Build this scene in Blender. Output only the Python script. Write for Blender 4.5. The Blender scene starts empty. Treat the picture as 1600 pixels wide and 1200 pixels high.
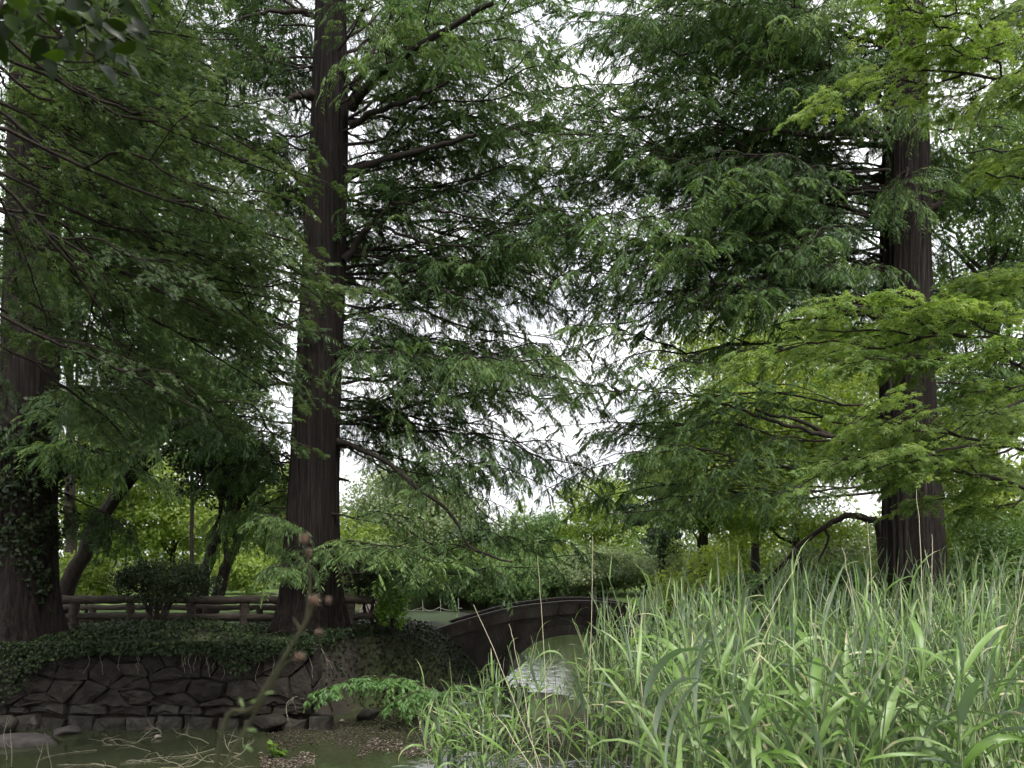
import bpy, math, random
import numpy as np
from mathutils import Vector, Quaternion

random.seed(7)
RG = np.random.default_rng(11)
sc = bpy.context.scene
COL = sc.collection
PI = math.pi

# ------------------------------------------------------------------ camera, sky, sun, exposure
EYE = 2.5            # eye height above the pond
F = 1256.0           # focal length in pixels of a 1600 px wide picture
HZ = 880.0           # row of the horizon (shift lens, level camera)
cam_d = bpy.data.cameras.new('camera')
cam = bpy.data.objects.new('camera', cam_d); COL.objects.link(cam)
cam.location = (0, 0, EYE); cam.rotation_euler = (math.radians(90), 0, 0)
cam_d.sensor_width = 36.0; cam_d.lens = 36.0 * F / 1600.0
cam_d.shift_y = (HZ - 600.0) / 1600.0
cam_d.clip_start = 0.1; cam_d.clip_end = 2000
cam_d.dof.use_dof = True; cam_d.dof.focus_distance = 9.5; cam_d.dof.aperture_fstop = 3.0
sc.camera = cam

SUN_EL, SUN_AZ = math.radians(58), math.radians(152)      # azimuth from +Y towards +X
w = bpy.data.worlds.new('World'); sc.world = w; w.use_nodes = True
nt = w.node_tree; nt.nodes.clear()
sky = nt.nodes.new('ShaderNodeTexSky'); sky.sky_type = 'NISHITA'; sky.sun_disc = False
sky.sun_elevation = SUN_EL; sky.sun_rotation = SUN_AZ; sky.dust_density = 3.0; sky.ozone_density = 1.0
tc = nt.nodes.new('ShaderNodeTexCoord')
ns = nt.nodes.new('ShaderNodeTexNoise'); ns.inputs['Scale'].default_value = 3.2; ns.inputs['Detail'].default_value = 3; ns.inputs['Roughness'].default_value = .55
mp = nt.nodes.new('ShaderNodeMapping'); mp.inputs['Scale'].default_value = (1, 1, 2.4)
rp = nt.nodes.new('ShaderNodeValToRGB'); rp.color_ramp.elements[0].position = .30; rp.color_ramp.elements[0].color = (.72, .72, .72, 1)
rp.color_ramp.elements[1].position = .62; rp.color_ramp.elements[1].color = (.96, .96, .96, 1)
mx = nt.nodes.new('ShaderNodeMix'); mx.data_type = 'RGBA'
n2w = nt.nodes.new('ShaderNodeTexNoise'); n2w.inputs['Scale'].default_value = 5.5; n2w.inputs['Detail'].default_value = 3; n2w.inputs['Roughness'].default_value = .6
cl_ = nt.nodes.new('ShaderNodeValToRGB'); cl_.color_ramp.elements[0].position = .30; cl_.color_ramp.elements[0].color = (.50, .505, .54, 1); cl_.color_ramp.elements[1].position = .68; cl_.color_ramp.elements[1].color = (1, .995, .985, 1)
sc_ = nt.nodes.new('ShaderNodeVectorMath'); sc_.operation = 'SCALE'; sc_.inputs['Scale'].default_value = 8.6
nt.links.new(mp.outputs['Vector'], n2w.inputs['Vector']); nt.links.new(n2w.outputs['Fac'], cl_.inputs['Fac']); nt.links.new(cl_.outputs['Color'], sc_.inputs[0]); nt.links.new(sc_.outputs['Vector'], mx.inputs['B'])
bg = nt.nodes.new('ShaderNodeBackground'); bg.inputs['Strength'].default_value = 0.088
out = nt.nodes.new('ShaderNodeOutputWorld')
L = nt.links.new
L(tc.outputs['Generated'], mp.inputs['Vector']); L(mp.outputs['Vector'], ns.inputs['Vector'])
L(ns.outputs['Fac'], rp.inputs['Fac']); L(rp.outputs['Color'], mx.inputs['Factor'])
L(sky.outputs['Color'], mx.inputs['A']); L(mx.outputs['Result'], bg.inputs['Color']); L(bg.outputs['Background'], out.inputs['Surface'])

sun_d = bpy.data.lights.new('sun', 'SUN'); sun_d.energy = 1.5; sun_d.angle = math.radians(14); sun_d.color = (1, .97, .92)
sun = bpy.data.objects.new('sun', sun_d); COL.objects.link(sun)
sd = Vector((math.sin(SUN_AZ) * math.cos(SUN_EL), math.cos(SUN_AZ) * math.cos(SUN_EL), math.sin(SUN_EL)))
sun.rotation_euler = (-sd).to_track_quat('-Z', 'Y').to_euler(); sun.location = sd * 60

vs = sc.view_settings
vs.view_transform = 'Standard'; vs.look = 'None'; vs.exposure = 1.72; vs.gamma = 1.0; vs.use_curve_mapping = False
cy = sc.cycles
cy.max_bounces = 5; cy.diffuse_bounces = 3; cy.glossy_bounces = 2; cy.transmission_bounces = 3; cy.use_adaptive_sampling = True; cy.adaptive_threshold = .04; cy.transparent_max_bounces = 4
cy.caustics_reflective = False; cy.caustics_refractive = False
sc.render.film_transparent = False; cy.use_denoising = True

def at(u, v, Y):
    """world point seen at photo pixel (u, v) at distance Y"""
    return np.array([(u - 800.0) / F * Y, Y, EYE + (HZ - v) / F * Y])

# ------------------------------------------------------------------ materials
MATS = {}
def new_mat(name):
    m = bpy.data.materials.new(name); m.use_nodes = True
    t = m.node_tree; t.nodes.clear()
    o = t.nodes.new('ShaderNodeOutputMaterial'); MATS[name] = m
    return m, t, o
def ramp(t, stops):
    r = t.nodes.new('ShaderNodeValToRGB'); e = r.color_ramp.elements
    while len(e) < len(stops): e.new(.5)
    for el, (p, c) in zip(e, stops): el.position = p; el.color = (*c, 1)
    return r
def noise(t, scale, detail=5, rough=.55, vec=None, stretch=None, coord='Object'):
    n = t.nodes.new('ShaderNodeTexNoise'); n.inputs['Scale'].default_value = scale; n.inputs['Detail'].default_value = detail
    n.inputs['Roughness'].default_value = rough
    c = t.nodes.new('ShaderNodeTexCoord'); src = c.outputs[coord]
    if stretch:
        mp = t.nodes.new('ShaderNodeMapping'); mp.inputs['Scale'].default_value = stretch
        t.links.new(src, mp.inputs['Vector']); src = mp.outputs['Vector']
    t.links.new(src, n.inputs['Vector'])
    return n
def leaf_mat(name, stops, transl=.35, tcol=(1.25, 1.25, .55), rough=.42, spec=.35, attr='rnd'):
    """leaf: colour spread from leaf to leaf, some light passing through the blade"""
    m, t, o = new_mat(name); l = t.links.new
    a = t.nodes.new('ShaderNodeAttribute'); a.attribute_name = attr
    oi = t.nodes.new('ShaderNodeObjectInfo'); sx = t.nodes.new('ShaderNodeSeparateColor'); l(oi.outputs['Color'], sx.inputs['Color'])
    ad = t.nodes.new('ShaderNodeMath'); ad.operation = 'ADD'; su = t.nodes.new('ShaderNodeMath'); su.operation = 'SUBTRACT'; su.inputs[1].default_value = 1.0
    l(a.outputs['Fac'], ad.inputs[0]); l(sx.outputs['Red'], ad.inputs[1]); l(ad.outputs['Value'], su.inputs[0])
    r = ramp(t, stops); l(su.outputs['Value'], r.inputs['Fac'])
    p = t.nodes.new('ShaderNodeBsdfPrincipled'); p.inputs['Roughness'].default_value = rough
    p.inputs['Specular IOR Level'].default_value = spec
    tr = t.nodes.new('ShaderNodeBsdfTranslucent')
    mul = t.nodes.new('ShaderNodeMix'); mul.data_type = 'RGBA'; mul.blend_type = 'MULTIPLY'; mul.inputs['Factor'].default_value = 1
    mul.inputs['B'].default_value = (*tcol, 1)
    l(r.outputs['Color'], p.inputs['Base Color']); l(r.outputs['Color'], mul.inputs['A']); l(mul.outputs['Result'], tr.inputs['Color'])
    ms = t.nodes.new('ShaderNodeMixShader'); ms.inputs['Fac'].default_value = transl
    l(p.outputs['BSDF'], ms.inputs[1]); l(tr.outputs['BSDF'], ms.inputs[2]); l(ms.outputs['Shader'], o.inputs['Surface'])
    return m
def solid_mat(name, stops, scale=8, detail=6, stretch=None, rough=.85, bump=.4, bscale=None, bdist=.03, spec=.25, vary=0):
    m, t, o = new_mat(name); l = t.links.new
    n = noise(t, scale, detail, .6, stretch=stretch)
    r = ramp(t, stops)
    if vary:
        oi = t.nodes.new('ShaderNodeObjectInfo'); ma = t.nodes.new('ShaderNodeMath'); ma.operation = 'MULTIPLY_ADD'; ma.inputs[1].default_value = vary; ma.inputs[2].default_value = -vary / 2
        ad = t.nodes.new('ShaderNodeMath'); ad.operation = 'ADD'; l(oi.outputs['Random'], ma.inputs[0]); l(ma.outputs['Value'], ad.inputs[0]); l(n.outputs['Fac'], ad.inputs[1]); l(ad.outputs['Value'], r.inputs['Fac'])
    else: l(n.outputs['Fac'], r.inputs['Fac'])
    p = t.nodes.new('ShaderNodeBsdfPrincipled'); p.inputs['Roughness'].default_value = rough; p.inputs['Specular IOR Level'].default_value = spec
    l(r.outputs['Color'], p.inputs['Base Color'])
    if bump:
        n2 = noise(t, bscale or scale * 2.2, 8, .65, stretch=stretch)
        b = t.nodes.new('ShaderNodeBump'); b.inputs['Strength'].default_value = bump; b.inputs['Distance'].default_value = bdist
        l(n2.outputs['Fac'], b.inputs['Height']); l(b.outputs['Normal'], p.inputs['Normal'])
    l(p.outputs['BSDF'], o.inputs['Surface'])
    return m

M_RED = leaf_mat('redwood_leaf', [(0, (.030, .058, .022)), (.45, (.068, .124, .048)), (.8, (.118, .195, .072)), (1, (.175, .26, .095))], .42, tcol=(1.15, 1.2, .5), rough=.5, spec=.22)
M_REDB = leaf_mat('redwood_leaf_young', [(0, (.07, .15, .045)), (.6, (.11, .22, .07)), (1, (.15, .27, .08))], .4)
M_MAPL = leaf_mat('maple_leaf_dull', [(0, (.05, .09, .038)), (.5, (.10, .155, .07)), (1, (.17, .23, .115))], .40, tcol=(1.15, 1.2, .5), rough=.38, spec=.45)
M_MAPR = leaf_mat('maple_leaf_bright', [(0, (.09, .16, .04)), (.5, (.175, .265, .08)), (1, (.28, .36, .13))], .46, tcol=(1.15, 1.2, .5), rough=.5, spec=.25)
M_BG1 = leaf_mat('broad_leaf_yellow_green', [(0, (.10, .16, .03)), (.5, (.18, .25, .05)), (1, (.28, .36, .10))], .5, tcol=(1.5, 1.45, .5))
M_BG2 = leaf_mat('broad_leaf_green', [(0, (.05, .10, .028)), (.5, (.09, .16, .045)), (1, (.14, .22, .07))], .4)
M_BG3 = leaf_mat('broad_leaf_grey_green', [(0, (.09, .13, .06)), (.5, (.16, .21, .10)), (1, (.25, .30, .15))], .38)
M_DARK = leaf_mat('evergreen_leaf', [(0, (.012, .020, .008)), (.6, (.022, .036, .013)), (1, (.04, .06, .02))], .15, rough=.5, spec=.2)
M_PINE = leaf_mat('pine_needle', [(0, (.025, .05, .028)), (.6, (.045, .078, .042)), (1, (.07, .105, .055))], .15)
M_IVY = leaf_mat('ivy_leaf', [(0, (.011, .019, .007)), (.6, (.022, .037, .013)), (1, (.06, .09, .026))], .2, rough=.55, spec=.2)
M_VINE = leaf_mat('vine_leaf_yellow_green', [(0, (.07, .15, .02)), (1, (.20, .32, .05))], .45)
M_CAM = leaf_mat('glossy_leaf', [(0, (.010, .018, .007)), (.7, (.018, .032, .010)), (1, (.05, .09, .012))], .30, tcol=(1.8, 2.0, .4), rough=.38, spec=.25)
M_REED = leaf_mat('reed_leaf', [(0, (.09, .14, .035)), (.3, (.15, .20, .085)), (.7, (.21, .25, .135)), (1, (.27, .31, .18))], .32, tcol=(.9, 1.25, .35), rough=.45)
def reed_mat():
    m, t, o = new_mat('reed_leaf'); l = t.links.new
    a = t.nodes.new('ShaderNodeAttribute'); a.attribute_name = 'rnd'; oi = t.nodes.new('ShaderNodeObjectInfo')
    ad = t.nodes.new('ShaderNodeMath'); ad.operation = 'MULTIPLY_ADD'; ad.inputs[1].default_value = .35; l(oi.outputs['Random'], ad.inputs[0])
    sb = t.nodes.new('ShaderNodeMath'); sb.operation = 'MULTIPLY'; sb.inputs[1].default_value = .6; l(a.outputs['Fac'], sb.inputs[0]); l(sb.outputs['Value'], ad.inputs[2])
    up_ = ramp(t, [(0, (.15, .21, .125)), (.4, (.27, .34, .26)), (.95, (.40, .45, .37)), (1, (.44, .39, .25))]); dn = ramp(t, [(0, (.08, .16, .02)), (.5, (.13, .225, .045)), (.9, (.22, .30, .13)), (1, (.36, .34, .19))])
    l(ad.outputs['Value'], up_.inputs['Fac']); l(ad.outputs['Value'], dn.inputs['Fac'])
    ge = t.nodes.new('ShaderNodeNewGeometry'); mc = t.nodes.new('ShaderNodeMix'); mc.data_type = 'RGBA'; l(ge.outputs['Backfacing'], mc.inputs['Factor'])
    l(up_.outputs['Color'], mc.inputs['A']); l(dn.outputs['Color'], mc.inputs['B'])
    p = t.nodes.new('ShaderNodeBsdfPrincipled'); p.inputs['Roughness'].default_value = .4; p.inputs['Specular IOR Level'].default_value = .5
    n = noise(t, 60, 3, .5, stretch=(.1, 6, 6)); b = t.nodes.new('ShaderNodeBump'); b.inputs['Strength'].default_value = .25; b.inputs['Distance'].default_value = .004; l(n.outputs['Fac'], b.inputs['Height']); l(b.outputs['Normal'], p.inputs['Normal'])
    tr = t.nodes.new('ShaderNodeBsdfTranslucent'); tr.inputs['Color'].default_value = (.10, .22, .03, 1)
    ms = t.nodes.new('ShaderNodeMixShader'); ms.inputs['Fac'].default_value = .2
    l(mc.outputs['Result'], p.inputs['Base Color']); l(p.outputs['BSDF'], ms.inputs[1]); l(tr.outputs['BSDF'], ms.inputs[2]); l(ms.outputs['Shader'], o.inputs['Surface'])
    return m
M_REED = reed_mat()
M_REEDS = leaf_mat('reed_stem', [(0, (.14, .20, .09)), (.85, (.22, .28, .14)), (1, (.36, .35, .22))], .0, rough=.5)
M_DRY = solid_mat('dry_stalk', [(.3, (.40, .36, .24)), (.7, (.55, .50, .36))], 30, rough=.7, bump=0)
M_BARK = solid_mat('redwood_bark', [(.33, (.0035, .0025, .002)), (.5, (.018, .0125, .010)), (.66, (.040, .030, .0245)), (.8, (.10, .083, .07))], 5, 9, (5, 5, .22), .92, 1.0, 8, .14)
M_BARK2 = solid_mat('dark_bark', [(.3, (.012, .009, .007)), (.7, (.040, .031, .025))], 9, 7, (2, 2, .6), .9, .7)
M_TWIG = solid_mat('twig_bark', [(.3, (.022, .017, .013)), (.7, (.060, .046, .034))], 15, 4, None, .9, 0)
M_TWIGL = solid_mat('pale_dead_twig', [(.3, (.16, .14, .10)), (.7, (.33, .30, .23))], 20, 4, None, .9, 0)
M_LOG = solid_mat('weathered_log', [(.3, (.030, .024, .019)), (.7, (.095, .076, .060))], 7, 7, (.7, 4, 4), .9, .8)
M_SOIL = solid_mat('soil', [(.35, (.020, .015, .011)), (.65, (.055, .042, .030))], 5, 9, None, .95, .8, 30, .03)
M_STONE = solid_mat('brown_stone', [(.25, (.010, .008, .0065)), (.52, (.026, .0215, .0175)), (.68, (.036, .033, .025)), (.85, (.075, .068, .058))], 5, 9, None, .9, 1.0, 14, .05, vary=.3)
M_STONEG = solid_mat('grey_stone', [(.25, (.018, .016, .013)), (.55, (.042, .038, .031)), (.8, (.095, .086, .076))], 6, 9, None, .9, 1.0, 14, .05, vary=.3)
M_ROCK = solid_mat('pond_rock', [(.3, (.032, .027, .025)), (.7, (.095, .083, .078))], 7, 9, None, .8, .7, 18, .02)
M_CONC = solid_mat('bridge_concrete', [(.25, (.018, .015, .012)), (.5, (.038, .031, .026)), (.8, (.075, .066, .055))], 3, 9, (1, 1, .5), .9, .7, 25, .02, vary=.25)
M_CONC2 = solid_mat('bridge_coping', [(.3, (.030, .025, .021)), (.75, (.065, .054, .046))], 4, 8, None, .85, .35, 25, .01)
M_DECK = solid_mat('bridge_deck', [(.3, (.14, .125, .105)), (.7, (.24, .22, .19))], 9, 8, None, .9, .3)
M_GRASS = solid_mat('lawn_grass', [(.3, (.05, .085, .02)), (.7, (.12, .19, .04))], 1.2, 8, None, .9, .6, 60, .02)
M_LITTER = leaf_mat('floating_litter', [(0, (.035, .026, .02)), (.62, (.09, .065, .05)), (.85, (.22, .175, .14)), (1, (.45, .38, .33))], .05, tcol=(1, 1, 1), rough=.6)
M_ROPE = solid_mat('pale_rope', [(.3, (.5, .48, .42)), (.7, (.68, .66, .6))], 20, rough=.8, bump=0)
M_FLOW = solid_mat('seed_head', [(.3, (.06, .030, .018)), (.7, (.13, .075, .05))], 40, rough=.9, bump=0)
M_FLUFF = solid_mat('seed_fluff', [(.3, (.15, .11, .085)), (.7, (.26, .20, .16))], 40, rough=.9, bump=0)
M_GSTEM = solid_mat('green_stem', [(.3, (.028, .030, .013)), (.7, (.052, .052, .024))], 25, rough=.6, bump=0)
M_PALE = solid_mat('pale_brown_stone', [(.3, (.28, .22, .19)), (.7, (.42, .34, .30))], 8, rough=.9, bump=.3)

# ground: soil with worn grass
m, t, o = new_mat('ground_soil_and_grass'); l = t.links.new
n = noise(t, .35, 8, .6, coord='Object'); n2 = noise(t, 14, 8, .65)
r = ramp(t, [(.40, (.030, .023, .017)), (.52, (.055, .06, .024)), (.62, (.075, .12, .032))]); l(n.outputs['Fac'], r.inputs['Fac'])
r2 = ramp(t, [(.2, (.5, .5, .5)), (.8, (1.2, 1.2, 1.2))]); l(n2.outputs['Fac'], r2.inputs['Fac'])
mm = t.nodes.new('ShaderNodeMix'); mm.data_type = 'RGBA'; mm.blend_type = 'MULTIPLY'; mm.inputs['Factor'].default_value = 1
l(r.outputs['Color'], mm.inputs['A']); l(r2.outputs['Color'], mm.inputs['B'])
p = t.nodes.new('ShaderNodeBsdfPrincipled'); p.inputs['Roughness'].default_value = .95; l(mm.outputs['Result'], p.inputs['Base Color'])
b = t.nodes.new('ShaderNodeBump'); b.inputs['Strength'].default_value = .8; b.inputs['Distance'].default_value = .04; l(n2.outputs['Fac'], b.inputs['Height']); l(b.outputs['Normal'], p.inputs['Normal'])
l(p.outputs['BSDF'], o.inputs['Surface']); M_GROUND = m
# water: murky green, mirror smooth with slow ripples
m, t, o = new_mat('pond_water'); l = t.links.new
n = noise(t, .5, 4); r = ramp(t, [(.3, (.026, .032, .015)), (.7, (.046, .054, .027))]); l(n.outputs['Fac'], r.inputs['Fac'])
p = t.nodes.new('ShaderNodeBsdfPrincipled'); p.inputs['Roughness'].default_value = .03; p.inputs['IOR'].default_value = 1.33
l(r.outputs['Color'], p.inputs['Base Color'])
n2 = noise(t, 4.5, 4, .55, stretch=(1, .6, 1)); b = t.nodes.new('ShaderNodeBump'); b.inputs['Strength'].default_value = .2; b.inputs['Distance'].default_value = .05
l(n2.outputs['Fac'], b.inputs['Height']); l(b.outputs['Normal'], p.inputs['Normal']); l(p.outputs['BSDF'], o.inputs['Surface']); M_WATER = m

# ------------------------------------------------------------------ mesh helpers
def np_mesh(name, V, Q, rnd=None, smooth=False):
    """mesh from vertex array V (n,3) and face array Q (m,k)"""
    me = bpy.data.meshes.new(name)
    V = np.ascontiguousarray(V, dtype=np.float32); Q = np.ascontiguousarray(Q, dtype=np.int32)
    k = Q.shape[1]
    me.vertices.add(len(V)); me.vertices.foreach_set('co', V.ravel())
    me.loops.add(Q.size); me.loops.foreach_set('vertex_index', Q.ravel())
    me.polygons.add(len(Q)); me.polygons.foreach_set('loop_start', np.arange(0, Q.size, k, dtype=np.int32))
    if smooth: me.polygons.foreach_set('use_smooth', np.ones(len(Q), dtype=bool))
    me.update(calc_edges=True)
    if rnd is not None:
        a = me.attributes.new('rnd', 'FLOAT', 'POINT'); a.data.foreach_set('value', np.ascontiguousarray(rnd, dtype=np.float32))
    return me
def link(name, me, mat, parent=None, loc=None):
    o = bpy.data.objects.new(name, me); COL.objects.link(o)
    if mat is not None and not me.materials: me.materials.append(mat)
    if loc is not None: o.location = loc
    if parent is not None: o.parent = parent
    return o
def tag(o, label=None, cat=None, group=None, kind=None):
    if label: o['label'] = label
    if cat: o['category'] = cat
    if group: o['group'] = group
    if kind: o['kind'] = kind
    return o
def empty(name, loc=(0, 0, 0)):
    o = bpy.data.objects.new(name, None); COL.objects.link(o); o.location = [float(c) for c in loc]; o.empty_display_size = .3
    return o
def nrm(a): return a / np.maximum(np.linalg.norm(a, axis=-1, keepdims=True), 1e-9)
UP = np.array([0., 0., 1.])

class Acc:
    """collects quads of one mesh"""
    def __init__(s): s.V = []; s.Q = []; s.n = 0
    def add(s, V, Q):
        s.V.append(V); s.Q.append(Q + s.n); s.n += len(V)
    def tubes(s, P, R, segs=4):
        """P (S,n,3) polylines, R (S,n) radii"""
        P = np.asarray(P, float); R = np.asarray(R, float)
        if P.ndim == 2: P = P[None]; R = R[None]
        S, n, _ = P.shape
        T = nrm(np.gradient(P, axis=1)); mt = nrm(T.mean(axis=1))
        ref = np.where(np.abs(mt[:, 2:3]) > .75, np.array([[1., .2, .1]]), np.array([[.05, .1, 1.]]))[:, None, :]
        A = nrm(np.cross(T, np.broadcast_to(ref, T.shape))); B = np.cross(T, A)
        an = np.arange(segs) * 2 * PI / segs
        V = P[:, :, None, :] + R[:, :, None, None] * (np.cos(an)[None, None, :, None] * A[:, :, None, :] + np.sin(an)[None, None, :, None] * B[:, :, None, :])
        base = (np.arange(S) * n * segs)[:, None, None] + (np.arange(n - 1) * segs)[None, :, None]
        k = np.arange(segs)[None, None, :]; k2 = (k + 1) % segs
        Q = np.stack([base + k, base + k2, base + segs + k2, base + segs + k], -1).reshape(-1, 4)
        s.add(V.reshape(-1, 3), Q)
    def ribbons(s, P, wdt):
        """thin flat shoots along P (S,n,3)"""
        S, n, _ = P.shape; d = nrm(P[:, -1] - P[:, 0]); sd_ = nrm(np.cross(d, RG.normal(0, 1, (S, 3)))) * wdt / 2
        V = np.stack([P - sd_[:, None], P + sd_[:, None]], 2).reshape(-1, 3)
        b = (np.arange(S) * 2 * n)[:, None] + (np.arange(n - 1) * 2)[None]
        s.add(V, np.stack([b, b + 1, b + 3, b + 2], -1).reshape(-1, 4))
    def box(s, c, h, rot=0):
        c = np.array(c, float); h = np.array(h, float)
        sg = np.array([[x, y, z] for z in (-1, 1) for y in (-1, 1) for x in (-1, 1)], float) * h
        if rot: cr, sr = math.cos(rot), math.sin(rot); sg = np.stack([sg[:, 0] * cr - sg[:, 1] * sr, sg[:, 0] * sr + sg[:, 1] * cr, sg[:, 2]], 1)
        s.add(sg + c, np.array([[0, 2, 3, 1], [4, 5, 7, 6], [0, 1, 5, 4], [2, 6, 7, 3], [0, 4, 6, 2], [1, 3, 7, 5]]))
    def mesh(s, name, smooth=True):
        return np_mesh(name, np.concatenate(s.V), np.concatenate(s.Q), None, smooth)

# leaf outlines: columns along the blade, across it, off its plane
T_DIAMOND = (np.array([[0, 0, 0], [.45, -.5, .02], [1, 0, -.05], [.45, .5, .02]]), np.array([[0, 1, 2, 3]]))
T_BROAD = (np.array([[0, 0, 0], [.3, -.5, .08], [.72, -.36, .05], [1, 0, -.1], [.72, .36, .05], [.3, .5, .08]]), np.array([[0, 1, 2, 3], [0, 3, 4, 5]]))
def maple_template():
    V = [[0, 0, 0]]; Q = []
    for a, ln in ((-105, .55), (-52, .85), (0, 1.), (52, .85), (105, .55)):
        c, s_ = math.cos(math.radians(a)), math.sin(math.radians(a)); w_ = .115
        b = len(V)
        V += [[c * ln * .5 + s_ * w_, s_ * ln * .5 - c * w_, .0], [c * ln, s_ * ln, -.10], [c * ln * .5 - s_ * w_, s_ * ln * .5 + c * w_, .0]]
        Q.append([0, b, b + 1, b + 2])
    return np.array(V, float), np.array(Q)
T_MAPLE = maple_template()
T_IVY = (np.array([[0, 0, 0], [-.12, -.42, .0], [.35, -.5, .03], [1, 0, -.1], [.35, .5, .03], [-.12, .42, 0]]), np.array([[0, 1, 2, 3], [0, 3, 4, 5]]))

def leaf_cloud(name, P, D, N, Ln, Wd, tmpl, rnd=None):
    n = len(P)
    if rnd is None: rnd = RG.random(n)
    D = nrm(D); S = nrm(np.cross(D, N)); N = np.cross(S, D)
    tv, tq = tmpl; k = len(tv)
    Ln = np.broadcast_to(Ln, (n,)); Wd = np.broadcast_to(Wd, (n,))
    V = (P[:, None, :] + tv[None, :, 0, None] * (Ln[:, None] * D)[:, None, :] + tv[None, :, 1, None] * (Wd[:, None] * S)[:, None, :]
         + tv[None, :, 2, None] * (Ln[:, None] * N)[:, None, :]).reshape(-1, 3)
    Q = (tq[None] + (np.arange(n) * k)[:, None, None]).reshape(-1, tq.shape[1])
    return np_mesh(name, V, Q, np.repeat(rnd, k))
def leaves(name, P, D, N, Ln, Wd, tmpl, mat, parent, rnd=None):
    o = link(name, leaf_cloud(name, P, D, N, Ln, Wd, tmpl, rnd), mat, parent)
    o['kind'] = 'stuff'
    return o

# ------------------------------------------------------------------ ground, water, lawn
def sstep(a, b, x):
    t = np.clip((x - a) / (b - a), 0, 1); return t * t * (3 - 2 * t)
def vnoise(x, y, seed=0):
    r = np.zeros_like(x)
    for k, (fx, fy, p_, a) in enumerate(((.7, .31, 1.3, .5), (-.42, .83, 2.1, .4), (1.7, 1.1, .4, .22), (-1.3, 2.3, 4.2, .16), (3.1, -2.2, 1.9, .10))):
        r = r + a * np.sin(fx * x + fy * y + p_ + seed * 1.7)
    return r
def ground_h(x, y):
    x = np.asarray(x, float); y = np.asarray(y, float)
    wob = .12 * vnoise(x, y)
    bed = -.55
    # island on the left: wall front for x < -3.1, sloping earth bank to its right, back shore
    front = 12.55 + .9 * sstep(-3.6, -2.2, x)
    wid = .12 + 1.6 * sstep(-3.4, -2.2, x)
    isl = sstep(0, 1, (y - front) / wid) * (1 - sstep(21, 23.5, y + wob * 3 - 14 * sstep(-5, -11, x)))
    isl = isl * (1 - .93 * sstep(-2.3, .1, x + wob - .2 * (y - 15)))* (1 - sstep(-.4, .6, x + wob - .2 * (y - 15)))
    h1 = (1.22 + .10 * vnoise(x * 1.3, y * 1.3) * .6) - bed
    shoal = sstep(-1.4, .2, x + wob * 3) * (1 - sstep(3.6, 5.5, x)) * sstep(12.2, 13.0, y + wob * 3) * (1 - sstep(15.3, 15.9, y + wob * 2)) * (.03 - bed + .05 * vnoise(x * 4, y * 4))
    near = (1 - sstep(4.0, 5.6, y + wob)) * (1.0 - bed)
    rb = sstep(3.0, 4.6, x + wob * 2 - .5 * (13.5 - np.minimum(y, 13.5)) * .3) * sstep(11.2, 13.4, y + wob * 2) * (.75 - bed)
    left = sstep(-7, -11, x + wob * 4) * sstep(14, 15, y) * (1.2 - bed)
    far = sstep(43, 49, y + 10 * vnoise(x * .06, y * .05) * .5 - .0016 * x * x * 2) * (.9 - bed + .012 * np.clip(y - 46, 0, 500))
    rfar = sstep(2.5, 9, x + .08 * (y - 18) + 1.5 * vnoise(x * .2, y * .2)) * sstep(17, 19, y) * (.8 - bed)
    return bed + np.maximum.reduce([isl * h1, shoal, near, rb, left, far, rfar])
def axis(parts):
    a = [np.arange(p0, p1, st) for p0, p1, st in parts]; return np.concatenate(a + [[parts[-1][1]]])
gx = axis([(-500, -60, 22), (-60, -14, 2), (-14, 14, .3), (14, 60, 2), (60, 500, 22)])
gy = axis([(-60, 0, 5), (0, 11, .4), (11, 17, .2), (17, 26, .4), (26, 60, .9), (60, 140, 4), (140, 1200, 50)])
X, Y = np.meshgrid(gx, gy); Z = ground_h(X, Y)
nx, ny = len(gx), len(gy)
idx = np.arange(nx * ny).reshape(ny, nx)
Qg = np.stack([idx[:-1, :-1], idx[:-1, 1:], idx[1:, 1:], idx[1:, :-1]], -1).reshape(-1, 4)
tag(link('ground', np_mesh('ground', np.stack([X, Y, Z], -1).reshape(-1, 3), Qg, None, True), M_GROUND), kind='structure', label='dark earth banks around and under the pond')
tag(link('pond_water', np_mesh('pond_water', np.array([[-90, -4, 0], [90, -4, 0], [90, 90, 0], [-90, 90, 0]], float), np.array([[0, 1, 2, 3]])), M_WATER), kind='structure', label='still murky green pond water')
def gz(x, y): return float(ground_h(np.array([x]), np.array([y]))[0])
# lawn beyond the bridge on the right
lx, ly = np.meshgrid(np.arange(-70, 70, 1.0), np.arange(20.5, 120, 1.0))
lz = ground_h(lx, ly) + .02
ii = np.arange(lx.size).reshape(lx.shape)
Ql = np.stack([ii[:-1, :-1], ii[:-1, 1:], ii[1:, 1:], ii[1:, :-1]], -1).reshape(-1, 4)
Ql = Ql[(lz.reshape(-1)[Ql] > .40).all(1)]
tag(link('lawn', np_mesh('lawn', np.stack([lx, ly, lz], -1).reshape(-1, 3), Ql, None, True), M_GRASS), kind='structure', label='bright green lawn beyond the bridge')

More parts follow.
